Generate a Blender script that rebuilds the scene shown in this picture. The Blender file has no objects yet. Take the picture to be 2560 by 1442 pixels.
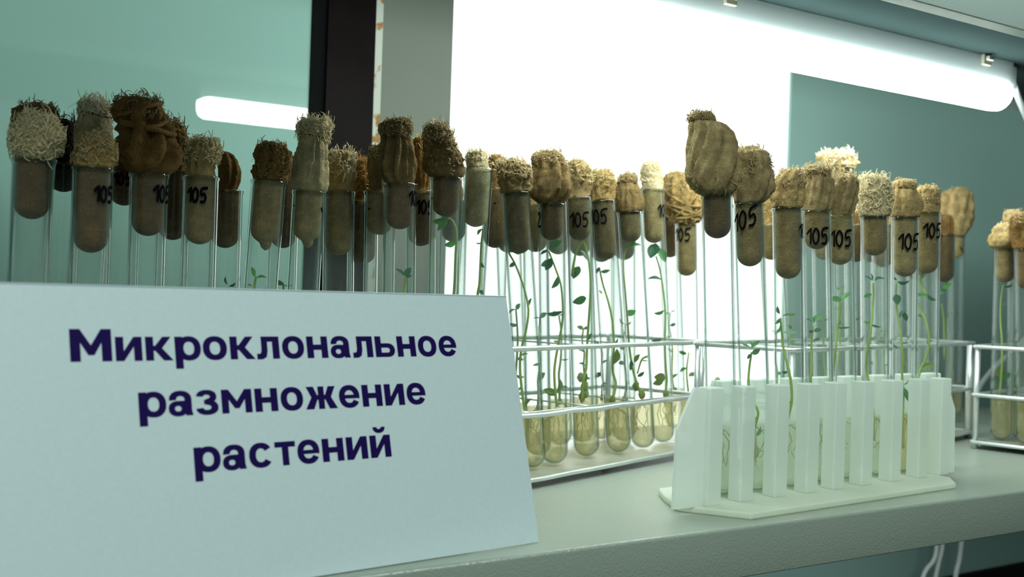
import bpy, math, random
from mathutils import Vector, Matrix, noise
random.seed(7)
sc = bpy.context.scene
COL = sc.collection
# ------------------------------------------------------------------ camera
FPX = 2750.0; ROLL = math.radians(1.89); CAMH = 0.14; PSI = math.radians(56.5)
FW = Vector((math.cos(PSI), math.sin(PSI), 0)); RT = Vector((math.sin(PSI), -math.cos(PSI), 0)); UP = Vector((0, 0, 1))
CAM = Vector((0, 0, CAMH))
IR = RT*math.cos(ROLL)+UP*math.sin(ROLL)          # picture right
IU = UP*math.cos(ROLL)-RT*math.sin(ROLL)          # picture up
cd = bpy.data.cameras.new('camera'); cam = bpy.data.objects.new('camera', cd); COL.objects.link(cam)
cd.sensor_width = 36; cd.lens = FPX*36/2560; cd.clip_start = 0.01; cd.clip_end = 50
m3 = Matrix((IR, IU, -FW)).transposed(); cam.matrix_world = Matrix.Translation(CAM) @ m3.to_4x4()
cd.dof.use_dof = True; cd.dof.focus_distance = 0.72; cd.dof.aperture_fstop = 11
sc.camera = cam
# ------------------------------------------------------------------ world, lights, exposure
w = bpy.data.worlds.new('world'); sc.world = w; w.use_nodes = True
w.node_tree.nodes['Background'].inputs[0].default_value = (0.62, 0.86, 0.82, 1)
w.node_tree.nodes['Background'].inputs[1].default_value = 0.22
LAMP_STRENGTH = 34.0; WINDOW_STRENGTH = 2.0
al = bpy.data.lights.new('ceiling_light', 'AREA'); al.energy = 34; al.size = 1.1; al.size_y = 0.7; al.shape = 'RECTANGLE'; al.color = (0.84, 1.0, 0.95)
ao = bpy.data.objects.new('ceiling_light', al); COL.objects.link(ao); ao.location = (-0.35, -0.75, 1.75)
ao.rotation_euler = (Vector((0.5, 0.55, 0.05))-ao.location).to_track_quat('-Z', 'Y').to_euler()
bl = bpy.data.lights.new('lower_shelf_lamp', 'AREA'); bl.energy = 1.1; bl.shape = 'RECTANGLE'; bl.size = .55; bl.size_y = .02; bl.color = (.86, 1.0, .97)
bo = bpy.data.objects.new('lower_shelf_lamp', bl); COL.objects.link(bo); bo.location = (.95, .66, -.03)
sc.view_settings.view_transform = 'Standard'; sc.view_settings.look = 'None'; sc.view_settings.gamma = 1
sc.view_settings.exposure = 0.0; sc.view_settings.use_curve_mapping = False
cy = sc.cycles
cy.max_bounces = 24; cy.diffuse_bounces = 4; cy.glossy_bounces = 6; cy.transmission_bounces = 16; cy.transparent_max_bounces = 96
cy.caustics_reflective = False; cy.caustics_refractive = False; cy.sample_clamp_indirect = 4.0

# ------------------------------------------------------------------ helpers
def ray(x, y):
    a = (x-1280)/FPX; d = (y-721)/FPX
    return FW + IR*a - IU*d
def at(x, y, z): return CAM + ray(x, y)*z
def on_height(x, y, h):
    q = ray(x, y); return CAM + q*((h-CAMH)/q.z)
def s2l(c):
    return tuple((v/12.92 if v <= .04045 else ((v+.055)/1.055)**2.4) for v in (k/255 for k in c))

def new_mesh(name, verts, faces, mats, parent=None, smooth=True, idx=None):
    me = bpy.data.meshes.new(name)
    me.from_pydata([tuple(v) for v in verts], [], faces)
    if not isinstance(mats, (list, tuple)): mats = [mats]
    for m in mats: me.materials.append(m)
    if idx: me.polygons.foreach_set('material_index', idx)
    if smooth: me.polygons.foreach_set('use_smooth', [True]*len(me.polygons))
    me.update()
    o = bpy.data.objects.new(name, me); COL.objects.link(o)
    if parent: o.parent = parent
    return o
def thing(name, label, cat, loc=(0, 0, 0), group=None, mat=None):
    o = bpy.data.objects.new(name, None); COL.objects.link(o)
    o.empty_display_size = .01
    if mat is not None: o.matrix_world = mat
    else: o.location = loc
    return tag(o, label, cat, group)
def tag(o, label, cat, group=None):
    o['label'] = label; o['category'] = cat
    if group: o['group'] = group
    return o
def struct(o): o['kind'] = 'structure'; return o
class MB:
    def __init__(s): s.v = []; s.f = []; s.i = []
    def add(s, v, f, mi=0):
        n = len(s.v); s.v += v; s.f += [tuple(k+n for k in q) for q in f]; s.i += [mi]*len(f)
    def tube(s, pts, r, sides=8, cap=True, mi=0, radii=None):
        pts = [Vector(p) for p in pts]; n = len(pts); vs = []; ref = None
        for i, p in enumerate(pts):
            t = (pts[min(i+1, n-1)]-pts[max(i-1, 0)])
            if t.length < 1e-9: t = Vector((0, 0, 1))
            t.normalize()
            if ref is None:
                ref = Vector((0, 0, 1)) if abs(t.z) < .9 else Vector((1, 0, 0))
            a = ref - t*ref.dot(t)
            if a.length < 1e-6: a = t.orthogonal()
            a.normalize(); b = t.cross(a); ref = a
            rr = radii[i] if radii else r
            for k in range(sides):
                an = 2*math.pi*k/sides
                vs.append(p+(a*math.cos(an)+b*math.sin(an))*rr)
        fs = []
        for i in range(n-1):
            for k in range(sides):
                k2 = (k+1) % sides
                fs.append((i*sides+k, i*sides+k2, (i+1)*sides+k2, (i+1)*sides+k))
        if cap:
            fs.append(tuple(range(sides))[::-1]); fs.append(tuple((n-1)*sides+k for k in range(sides)))
        s.add(vs, fs, mi)
    def box(s, lo, hi, mi=0, M=None, bev=0.0):
        x0, y0, z0 = lo; x1, y1, z1 = hi
        v = [Vector(p) for p in ((x0,y0,z0),(x1,y0,z0),(x1,y1,z0),(x0,y1,z0),(x0,y0,z1),(x1,y0,z1),(x1,y1,z1),(x0,y1,z1))]
        if M: v = [M @ p for p in v]
        s.add(v, [(3,2,1,0),(4,5,6,7),(0,1,5,4),(1,2,6,5),(2,3,7,6),(3,0,4,7)], mi)
    def prism(s, poly, z0, z1, M=None, mi=0):
        n = len(poly)
        v = [Vector((p[0], p[1], z0)) for p in poly]+[Vector((p[0], p[1], z1)) for p in poly]
        if M: v = [M @ p for p in v]
        s.add(v, [tuple(range(n))[::-1], tuple(range(n, 2*n))]+[(k, (k+1) % n, n+(k+1) % n, n+k) for k in range(n)], mi)
    def build(s, name, mats, parent=None, smooth=True): return new_mesh(name, s.v, s.f, mats, parent, smooth, s.i)
def bevel(o, w, seg=2):
    b = o.modifiers.new('bevel', 'BEVEL'); b.width = w; b.segments = seg; b.limit_method = 'ANGLE'; b.angle_limit = .6; b.harden_normals = False
    return o
def smooth_path(pts, n=6):
    pts = [Vector(p) for p in pts]
    if len(pts) < 3: return pts
    P = [pts[0]*2-pts[1]]+pts+[pts[-1]*2-pts[-2]]; out = []
    for i in range(1, len(P)-2):
        for k in range(n):
            t = k/n; a, b, c, d = P[i-1], P[i], P[i+1], P[i+2]
            out.append(.5*((2*b)+(c-a)*t+(2*a-5*b+4*c-d)*t*t+(-a+3*b-3*c+d)*t**3))
    out.append(pts[-1]); return out

# ------------------------------------------------------------------ materials
def mat(name):
    m = bpy.data.materials.new(name); m.use_nodes = True; nt = m.node_tree
    return m, nt, nt.nodes['Principled BSDF']
def N(nt, t, **kw):
    n = nt.nodes.new(t)
    for k, v in kw.items(): setattr(n, k, v)
    return n
def simple(name, rgb, rough=.5, metal=0, spec=.5):
    m, nt, p = mat(name); p.inputs['Base Color'].default_value = (*rgb, 1); p.inputs['Roughness'].default_value = rough
    p.inputs['Metallic'].default_value = metal; p.inputs['Specular IOR Level'].default_value = spec
    return m
def noisy(name, c1, c2, scale, rough=.5, metal=0, bump=0, bscale=None, detail=4, dist=.001, spec=.5, coord='Object'):
    m, nt, p = mat(name)
    tc = N(nt, 'ShaderNodeTexCoord'); nz = N(nt, 'ShaderNodeTexNoise'); nz.inputs['Scale'].default_value = scale; nz.inputs['Detail'].default_value = detail
    nt.links.new(tc.outputs[coord], nz.inputs['Vector'])
    cr = N(nt, 'ShaderNodeValToRGB'); cr.color_ramp.elements[0].color = (*c1, 1); cr.color_ramp.elements[1].color = (*c2, 1)
    cr.color_ramp.elements[0].position = .3; cr.color_ramp.elements[1].position = .7
    nt.links.new(nz.outputs['Fac'], cr.inputs['Fac']); nt.links.new(cr.outputs['Color'], p.inputs['Base Color'])
    p.inputs['Roughness'].default_value = rough; p.inputs['Metallic'].default_value = metal; p.inputs['Specular IOR Level'].default_value = spec
    if bump:
        n2 = N(nt, 'ShaderNodeTexNoise'); n2.inputs['Scale'].default_value = bscale or scale*3; n2.inputs['Detail'].default_value = 2
        nt.links.new(tc.outputs[coord], n2.inputs['Vector'])
        b = N(nt, 'ShaderNodeBump'); b.inputs['Strength'].default_value = bump; b.inputs['Distance'].default_value = dist
        nt.links.new(n2.outputs['Fac'], b.inputs['Height']); nt.links.new(b.outputs['Normal'], p.inputs['Normal'])
    return m
def glass_mat(name, ramp, gloss, tint=(1, 1, 1), mist=0):
    """thin laboratory glass: clear face on, dense where the wall is seen edge on, glossy at grazing angles"""
    m, nt, p = mat(name); nt.nodes.remove(p); out = nt.nodes['Material Output']
    lw = N(nt, 'ShaderNodeLayerWeight'); lw.inputs['Blend'].default_value = .5
    cr = N(nt, 'ShaderNodeValToRGB'); e = cr.color_ramp.elements
    while len(e) < len(ramp): e.new(.5)
    for el, (pos, c) in zip(e, ramp): el.position = pos; el.color = (*c, 1)
    nt.links.new(lw.outputs['Facing'], cr.inputs['Fac'])
    tr = N(nt, 'ShaderNodeBsdfTransparent'); nt.links.new(cr.outputs['Color'], tr.inputs['Color'])
    gl = N(nt, 'ShaderNodeBsdfGlossy'); gl.inputs['Roughness'].default_value = .03; gl.inputs['Color'].default_value = (*tint, 1)
    pw = N(nt, 'ShaderNodeMath', operation='POWER'); pw.inputs[1].default_value = 3.0; nt.links.new(lw.outputs['Facing'], pw.inputs[0])
    ml = N(nt, 'ShaderNodeMath', operation='MULTIPLY_ADD'); ml.inputs[1].default_value = gloss; ml.inputs[2].default_value = .02
    nt.links.new(pw.outputs[0], ml.inputs[0])
    mx = N(nt, 'ShaderNodeMixShader'); nt.links.new(ml.outputs[0], mx.inputs['Fac'])
    nt.links.new(tr.outputs[0], mx.inputs[1]); nt.links.new(gl.outputs[0], mx.inputs[2]); last = mx
    if mist:
        df = N(nt, 'ShaderNodeBsdfDiffuse'); df.inputs['Color'].default_value = (.86, .95, .90, 1)
        tl = N(nt, 'ShaderNodeBsdfTranslucent'); tl.inputs['Color'].default_value = (.86, .95, .90, 1)
        dm = N(nt, 'ShaderNodeMixShader'); dm.inputs['Fac'].default_value = .6; nt.links.new(df.outputs[0], dm.inputs[1]); nt.links.new(tl.outputs[0], dm.inputs[2])
        mk = N(nt, 'ShaderNodeMath', operation='MULTIPLY_ADD'); mk.inputs[1].default_value = mist*1.6; mk.inputs[2].default_value = mist*.55; nt.links.new(lw.outputs['Facing'], mk.inputs[0])
        m2 = N(nt, 'ShaderNodeMixShader'); nt.links.new(mk.outputs[0], m2.inputs['Fac']); nt.links.new(mx.outputs[0], m2.inputs[1]); nt.links.new(dm.outputs[0], m2.inputs[2]); last = m2
    nt.links.new(last.outputs[0], out.inputs['Surface'])
    return m
M_GLASS = glass_mat('tube_glass', [(0, (.98, .99, .985)), (.43, (.95, .975, .965)), (.50, (.50, .57, .54)), (.61, (.58, .65, .62)), (.72, (.86, .91, .89)), (.86, (.70, .77, .75)), (1, (.45, .52, .50))], .95)
M_GLASS_IN = glass_mat('tube_glass_inner', [(0, (.99, .995, .99)), (.7, (.96, .98, .97)), (1, (.72, .78, .76))], .70, mist=.085)
M_RIM = glass_mat('tube_rim', [(0, (.90, .94, .92)), (.5, (.72, .78, .76)), (1, (.45, .52, .50))], .8)

def translucent(name, col, t_tr, t_tl, rough=.35, tcol=None, sss=0):
    m, nt, p = mat(name); out = nt.nodes['Material Output']
    p.inputs['Base Color'].default_value = (*col, 1); p.inputs['Roughness'].default_value = rough
    if sss:
        p.inputs['Subsurface Weight'].default_value = 1; p.inputs['Subsurface Radius'].default_value = (1, 1, .9); p.inputs['Subsurface Scale'].default_value = sss
    tl = N(nt, 'ShaderNodeBsdfTranslucent'); tl.inputs['Color'].default_value = (*col, 1)
    tr = N(nt, 'ShaderNodeBsdfTransparent'); tr.inputs['Color'].default_value = (*(tcol or col), 1)
    a = N(nt, 'ShaderNodeMixShader'); a.inputs[0].default_value = t_tl; nt.links.new(p.outputs[0], a.inputs[1]); nt.links.new(tl.outputs[0], a.inputs[2])
    b = N(nt, 'ShaderNodeMixShader'); b.inputs[0].default_value = t_tr; nt.links.new(a.outputs[0], b.inputs[1]); nt.links.new(tr.outputs[0], b.inputs[2])
    nt.links.new(b.outputs[0], out.inputs['Surface']); return m
M_PLASTIC = translucent('milky_polypropylene', (.965, .995, .95), .26, .42, .3, (.95, .99, .96))
M_PLASTIC_BASE = translucent('milky_polypropylene_base', (.96, .985, .88), .18, .42, .3, (.95, .97, .90))
M_GEL = translucent('amber_agar', (.95, .84, .52), .66, .6, .15, (.985, .95, .78))
M_GELC = translucent('clear_agar', (.80, .86, .74), .80, .5, .15, (.97, .98, .92))
def cloth(name, c, weave=.28):
    c = (c[0], c[1]*.945, c[2]*.87)
    m, nt, p = mat(name); p.inputs['Roughness'].default_value = .95; p.inputs['Specular IOR Level'].default_value = .1
    p.inputs['Sheen Weight'].default_value = .10; p.inputs['Sheen Roughness'].default_value = .6; p.inputs['Sheen Tint'].default_value = (*[min(1, k*2) for k in c], 1)
    tc = N(nt, 'ShaderNodeTexCoord'); nz = N(nt, 'ShaderNodeTexNoise'); nz.inputs['Scale'].default_value = 110; nz.inputs['Detail'].default_value = 6
    nt.links.new(tc.outputs['Object'], nz.inputs['Vector'])
    cr = N(nt, 'ShaderNodeValToRGB'); cr.color_ramp.elements[0].position = .32; cr.color_ramp.elements[1].position = .72
    cr.color_ramp.elements[0].color = (*[k*.62 for k in c], 1); cr.color_ramp.elements[1].color = (*[min(1, k*1.25) for k in c], 1)
    nt.links.new(nz.outputs['Fac'], cr.inputs['Fac']); nt.links.new(cr.outputs['Color'], p.inputs['Base Color'])
    # woven gauze relief
    wv = N(nt, 'ShaderNodeTexWave'); wv.wave_type = 'BANDS'; wv.bands_direction = 'Z'; wv.inputs['Scale'].default_value = 760; wv.inputs['Distortion'].default_value = 1.2; wv.inputs['Detail Scale'].default_value = 2
    w2 = N(nt, 'ShaderNodeTexWave'); w2.wave_type = 'BANDS'; w2.bands_direction = 'DIAGONAL'; w2.inputs['Scale'].default_value = 700; w2.inputs['Distortion'].default_value = 1.2
    mp = N(nt, 'ShaderNodeTexNoise'); mp.inputs['Scale'].default_value = 900; mp.inputs['Detail'].default_value = 3
    for n_ in (wv, w2, mp): nt.links.new(tc.outputs['Object'], n_.inputs['Vector'])
    ad = N(nt, 'ShaderNodeMath', operation='ADD'); nt.links.new(wv.outputs['Fac'], ad.inputs[0]); nt.links.new(w2.outputs['Fac'], ad.inputs[1])
    a2 = N(nt, 'ShaderNodeMath', operation='MULTIPLY_ADD'); a2.inputs[1].default_value = 2.2; nt.links.new(mp.outputs['Fac'], a2.inputs[0])
    hw_ = N(nt, 'ShaderNodeMath', operation='MULTIPLY'); hw_.inputs[1].default_value = weave; nt.links.new(ad.outputs[0], hw_.inputs[0]); nt.links.new(hw_.outputs[0], a2.inputs[2])
    w3 = N(nt, 'ShaderNodeTexNoise'); w3.inputs['Scale'].default_value = 260; w3.inputs['Detail'].default_value = 4; w3.inputs['Distortion'].default_value = 1.2
    nt.links.new(tc.outputs['Object'], w3.inputs['Vector'])
    a3 = N(nt, 'ShaderNodeMath', operation='MULTIPLY_ADD'); a3.inputs[1].default_value = 3.0; nt.links.new(w3.outputs['Fac'], a3.inputs[0]); nt.links.new(a2.outputs[0], a3.inputs[2])
    # gaps between the threads are darker
    gp_ = N(nt, 'ShaderNodeMapRange'); gp_.inputs['From Min'].default_value = .7; gp_.inputs['From Max'].default_value = 1.9; gp_.inputs['To Min'].default_value = .62; gp_.inputs['To Max'].default_value = 1.15
    nt.links.new(a2.outputs[0], gp_.inputs['Value'])
    mm = N(nt, 'ShaderNodeMix', data_type='RGBA', blend_type='MULTIPLY'); mm.inputs['Factor'].default_value = 1
    nt.links.new(cr.outputs['Color'], mm.inputs['A']); nt.links.new(gp_.outputs['Result'], mm.inputs['B']); nt.links.new(mm.outputs['Result'], p.inputs['Base Color'])
    b = N(nt, 'ShaderNodeBump'); b.inputs['Strength'].default_value = .8; b.inputs['Distance'].default_value = .0007
    nt.links.new(a3.outputs[0], b.inputs['Height']); nt.links.new(b.outputs['Normal'], p.inputs['Normal'])
    return m
CL = {k: cloth('gauze_'+k, c) for k, c in dict(tan=(.56, .405, .19), olive=(.43, .295, .125), dark=(.20, .115, .042), brown=(.25, .145, .05), cream=(.72, .60, .36),
      white=(.82, .74, .55), straw=(.47, .325, .13), yellow=(.74, .54, .26), rust=(.36, .19, .055), black=(.05, .033, .022), moss=(.255, .178, .078), tan_shaded=(.36, .262, .125)).items()}  # last two entries: olive and tan cloth with backlit shade put into the colour
THREAD = {'gauze': None}
THREAD = {k: simple('thread_'+k, c, .9, 0, .1) for k, c in dict(tan=(.56, .44, .25), olive=(.42, .33, .17), dark=(.20, .14, .07), brown=(.31, .21, .09), cream=(.84, .72, .45),
      white=(.88, .79, .58), straw=(.58, .45, .22), yellow=(.72, .60, .36), rust=(.46, .28, .09), black=(.04, .028, .02), moss=(.30, .225, .11), tan_shaded=(.46, .36, .20)).items()}
CL['gauze'] = cloth('gauze_open_weave', (.43, .33, .17), .5)
M_INK = simple('black_marker_ink', (.004, .004, .006), .9, 0, .03)
M_STEM = translucent('plant_stem', (.54, .68, .17), 0, .35, .45)
M_CALLUS = translucent('plant_callus', (.46, .52, .13), 0, .3, .5)
M_ROOT = translucent('plant_roots', (.80, .72, .48), .2, .4, .5)
def leafmat(name, c):
    m = translucent(name, c, 0, .35, .4); return m
LEAFM = [leafmat('leaf_green', (.09, .29, .08)), leafmat('leaf_dark', (.05, .18, .085)), leafmat('leaf_olive', (.20, .30, .045)), leafmat('leaf_bright', (.13, .42, .08))]
M_ALU = noisy('aluminium_rod', (.72, .76, .74), (.86, .89, .87), 60, .32, .75)
M_TRAY = noisy('aluminium_tray', (.50, .50, .44), (.72, .70, .62), 40, .35, .6)
def shelf_paint():
    m, nt, p = mat('hammered_shelf_paint')
    p.inputs['Base Color'].default_value = (.315, .355, .295, 1); p.inputs['Roughness'].default_value = .24
    tc = N(nt, 'ShaderNodeTexCoord'); n1 = N(nt, 'ShaderNodeTexNoise'); n1.inputs['Scale'].default_value = 620; n1.inputs['Detail'].default_value = 2.5; n1.inputs['Distortion'].default_value = .6
    nt.links.new(tc.outputs['Object'], n1.inputs['Vector'])
    b = N(nt, 'ShaderNodeBump'); b.inputs['Strength'].default_value = .5; b.inputs['Distance'].default_value = .0007
    nt.links.new(n1.outputs['Fac'], b.inputs['Height']); nt.links.new(b.outputs['Normal'], p.inputs['Normal'])
    n2 = N(nt, 'ShaderNodeTexNoise'); n2.inputs['Scale'].default_value = 9; n2.inputs['Detail'].default_value = 6; nt.links.new(tc.outputs['Object'], n2.inputs['Vector'])
    cr = N(nt, 'ShaderNodeValToRGB'); cr.color_ramp.elements[0].color = (.30, .34, .28, 1); cr.color_ramp.elements[1].color = (.335, .37, .31, 1)
    nt.links.new(n2.outputs['Fac'], cr.inputs['Fac']); nt.links.new(cr.outputs['Color'], p.inputs['Base Color'])
    return m
M_SHELF = shelf_paint()
M_LIP = noisy('lightened_lip_paint', (.60, .70, .64), (.64, .74, .68), 12, .45, 0, .3, 600, 2, .0005)  # the shelf paint made paler, room light on the upper lip put into the colour
M_UPPER = noisy('blue_grey_underside_shade', (.030, .046, .045), (.034, .051, .050), 12, .95, 0, .3, 600, 2, .0005, spec=0)  # near-black: the shade beneath the upper shelf is put into this colour
M_CARD = noisy('white_cardstock', (.645, .735, .755), (.675, .765, .785), 500, .55, 0, .05, 2500, 2, .0002)
M_TEXT = simple('indigo_print', (.012, .003, .075), .6, 0, .12)
M_WALL = noisy('grey_green_wall_paint', (.255, .385, .35), (.275, .41, .37), 6, .75)
M_GREY = noisy('grey_panel', (.125, .138, .11), (.14, .153, .122), 5, .8)
M_FRAME = noisy('dark_brown_frame', (.004, .0022, .0022), (.007, .004, .0038), 30, .45, spec=.04)
M_BLACK = simple('black_gasket', (.003, .004, .004), .6, 0, .03)
def speckle():
    m, nt, p = mat('rust_speckled_paint'); p.inputs['Roughness'].default_value = .8
    tc = N(nt, 'ShaderNodeTexCoord'); nz = N(nt, 'ShaderNodeTexNoise'); nz.inputs['Scale'].default_value = 75; nz.inputs['Detail'].default_value = 2
    nt.links.new(tc.outputs['Object'], nz.inputs['Vector'])
    cr = N(nt, 'ShaderNodeValToRGB'); cr.color_ramp.elements[0].color = (.26, .12, .02, 1); cr.color_ramp.elements[0].position = .36
    cr.color_ramp.elements[1].color = (.42, .43, .37, 1); cr.color_ramp.elements[1].position = .45
    nt.links.new(nz.outputs['Fac'], cr.inputs['Fac']); nt.links.new(cr.outputs['Color'], p.inputs['Base Color']); return m
M_SPECK = speckle()
def cabinet_glass():
    m, nt, p = mat('teal_backed_glass'); p.inputs['Base Color'].default_value = (.255, .41, .355, 1); p.inputs['Roughness'].default_value = .7
    p.inputs['Specular IOR Level'].default_value = 0
    p.inputs['Coat Weight'].default_value = 1; p.inputs['Coat Roughness'].default_value = .012; p.inputs['Coat IOR'].default_value = 1.75
    return m
M_TEAL = cabinet_glass()
def emit(name, c, s):
    m, nt, p = mat(name); nt.nodes.remove(p); e = N(nt, 'ShaderNodeEmission'); e.inputs[0].default_value = (*c, 1); e.inputs[1].default_value = s
    nt.links.new(e.outputs[0], nt.nodes['Material Output'].inputs['Surface']); return m
M_LAMP = emit('lamp_glow', (.86, 1.0, .97), LAMP_STRENGTH)
M_PANE = emit('daylight_pane', (.92, 1.0, .96), WINDOW_STRENGTH)
M_WHITE = simple('white_plastic', (.80, .86, .86), .45)
M_CLIP = simple('cream_clip', (.42, .40, .32), .6)
M_CORD = simple('white_cord', (.80, .82, .80), .5)

# ------------------------------------------------------------------ setting: the back wall
YB = .96
def slab(name, x0, x1, z0, z1, y0, y1, m):
    b = MB(); b.box((x0, y0, z0), (x1, y1, z1)); return struct(b.build(name, m, None, False))
ZT, ZB = 1.3, -.25
slab('wall_back', 1.045, 4.2, ZB, ZT, YB, YB+.06, M_WALL)
slab('wall_below', .553, 1.045, ZB, -.03, YB, YB+.06, M_WALL)
slab('wall_left', -1.6, .409, ZB, ZT, YB+.012, YB+.06, M_WALL)
wp = struct(bpy.data.objects.new('window_1', None)); COL.objects.link(wp); wp.location = (.8, YB, .3)
for a_, b_ in ((.553, .7865), (.7875, 1.045)):
    b = MB(); b.box((a_-.8, .004, -.03-.3), (b_-.8, .012, ZT-.3)); b.build('pane', M_PANE, wp, False)
b = MB(); b.box((.7865-.8, .003, -.03-.3), (.7875-.8, .013, ZT-.3)); b.build('pane_seam', M_WHITE, wp, False)
gp = slab('window_2', -1.2, .402, ZB, ZT, YB, YB+.012, M_TEAL)
slab('trim_1', .4165, .4655, ZB, ZT, YB-.006, YB+.02, M_FRAME)
slab('trim_2', .402, .4165, ZB, ZT, YB-.002, YB+.02, M_BLACK)
slab('trim_3', .4655, .474, ZB, ZT, YB-.004, YB+.02, M_SPECK)
slab('trim_4', .474, .553, ZB, ZT, YB-.002, YB+.02, M_GREY)
slab('baseboard_back', -1.6, 4.2, -.9, ZB, YB-.01, YB+.06, M_FRAME)
slab('floor', -1.6, 4.2, -.92, -.9, -1.6, YB+.06, noisy('dark_floor', (.02, .018, .016), (.03, .028, .025), 8, .6))

# ------------------------------------------------------------------ shelving unit
unit = thing('shelving_unit', 'grey hammered-paint metal shelving unit with bent front lips, carrying all the racks', 'shelf', (.7, .68, 0))
def shelf_mesh(ztop, yb):
    x0, x1 = -.35, 1.78; yf = .477; R = .0022; h = .031
    prof = [(yb, ztop-.014), (yb, ztop)]
    for k in range(6):
        a = math.pi/2*k/5; prof.append((yf+R-R*math.sin(a), ztop-R+R*math.cos(a)))
    for k in range(4):
        a = math.pi/2*k/3; prof.append((yf+.001-.001*math.cos(a), ztop-h+.001-.001*math.sin(a)))
    prof += [(yf+.014, ztop-h), (yf+.014, ztop-h+.0012), (yf+.0014, ztop-h+.0012), (yf+.0014, ztop-.0016), (yb-.0014, ztop-.0016), (yb-.0014, ztop-.014)]
    n = len(prof); v = [(x0-.7, y-.68, z) for y, z in prof]+[(x1-.7, y-.68, z) for y, z in prof]
    f = [(k, (k+1) % n, n+(k+1) % n, n+k) for k in range(n)]+[tuple(range(n))[::-1], tuple(range(n, 2*n))]
    return v, f
for zt, yb_ in ((0.0, .885), (.376, .735)):
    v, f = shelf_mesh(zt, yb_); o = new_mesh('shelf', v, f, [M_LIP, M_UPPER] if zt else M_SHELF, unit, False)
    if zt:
        for k in (12, 13, 14, 15): o.data.polygons[k].material_index = 1  # underside and inner lip faces take the colour with shade in it
    for i, p in enumerate(o.data.polygons):
        p.use_smooth = 1 < i < 11
for px in (-.35, 1.76):
    for py in (.48, .712):
        b = MB(); b.box((px-.7, py-.68, -.9), (px-.7+.02, py-.68+.022, .7)); b.build('upright_post', M_SHELF, unit, False)

# ------------------------------------------------------------------ lamp under the upper shelf
lamp = thing('tube_lamp', 'glowing white tube lamp clipped under the upper shelf with a trailing cord', 'lamp', (.68, .635, .3740))
LX0, LX1 = .405-.68, .983-.68
RT_ = .0165; ZC = -.0300
AX = Matrix(((0, 0, 1, 0), (1, 0, 0, 0), (0, 1, 0, 0), (0, 0, 0, 1)))      # profile (y, z) swept along x
arc = [(RT_*1.03*math.cos(math.radians(a)), ZC+RT_*1.03*math.sin(math.radians(a))) for a in (34, 46, 62)]
b = MB(); b.prism([(-.0128, -.0215), (.0128, -.0215), (.0132, -.004), (.0132, 0), (-.0132, 0), (-.0132, -.004)], LX0, LX1, AX)
b.build('housing', M_WHITE, lamp, False)
b = MB(); n = 14; ringp = [(RT_*math.cos(math.radians(a)), RT_*math.sin(math.radians(a))) for a in [192+156*i/n-12*0 for i in range(n+1)]]
secs = [(LX0-.005, .45), (LX0-.003, .8), (LX0+.003, 1), (LX1-.012, 1), (LX1-.004, .96), (LX1+.001, .78), (LX1+.004, .45)]
vv = [Vector((x, y*k_, ZC+z*k_)) for x, k_ in secs for y, z in [(RT_*math.cos(math.radians(150+240*i/n)), RT_*math.sin(math.radians(150+240*i/n))) for i in range(n+1)]]
m_ = n+1; ff = [(i*m_+j, (i+1)*m_+j, (i+1)*m_+(j+1) % m_, i*m_+(j+1) % m_) for i in range(len(secs)-1) for j in range(m_)]
ff += [tuple(range(m_)), tuple((len(secs)-1)*m_+j for j in range(m_))[::-1]]
new_mesh('glowing_tube', vv, ff, M_LAMP, lamp)
def px_on_y(x, y, Y):
    q = ray(x, y); return CAM+q*(Y/q.y)
for (x, y) in ((1826, 8), (2466, 152)):
    P = px_on_y(x, y, .6195)-Vector((.68, .635, .3740)); b = MB()
    b.box((P.x-.006, -.0175, -.010), (P.x+.006, -.0135, .0)); b.box((P.x-.004, -.0215, -.006), (P.x+.004, -.0175, -.002)); bevel(b.build('clip', M_CLIP, lamp, False), .0008)
b = MB(); b.box((LX1, -.010, -.026), (LX1+.012, .010, -.002)); bevel(b.build('cord_socket', M_WHITE, lamp, False), .002)
b = MB(); Lc = Vector((.68, .635, .3740))
path = [Vector((LX1+.010, 0, -.016)), Vector((LX1+.022, 0, -.017)), Vector((LX1+.036, .004, -.026)), px_on_y(2580, 320, .66)-Lc, px_on_y(2640, 430, .74)-Lc, px_on_y(2660, 700, .86)-Lc,
        px_on_y(2560, 850, .89)-Lc, px_on_y(2492, 912, .90)-Lc, px_on_y(2445, 975, .905)-Lc, px_on_y(2425, 1060, .91)-Lc, px_on_y(2412, 1250, .91)-Lc, px_on_y(2400, 1385, .92)-Lc, px_on_y(2388, 1450, .92)-Lc, px_on_y(2385, 1600, .92)-Lc]
b.tube(smooth_path(path, 6), .0034, 8); b.build('power_cord', M_CORD, lamp)
for k, (xa, xb) in enumerate(((2336, 2306), (2350, 2338))):
    b = MB(); pts = [px_on_y(xa+12, 1250, .92+k*.012), px_on_y(xa+6, 1360, .92+k*.012), px_on_y(xa-2, 1400, .92+k*.012), px_on_y(xb, 1446, .92+k*.012), px_on_y(xb-30, 1600, .92+k*.012)]
    b.tube(smooth_path(pts, 5), .0030, 8); o = b.build('hanging_cord', M_CORD)
    tag(o, ('white cord slanting left below the shelf edge, leftmost of three', 'white cord in the middle of the three below the shelf edge')[k], 'cord', 'white cords hanging behind the shelf')

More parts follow.
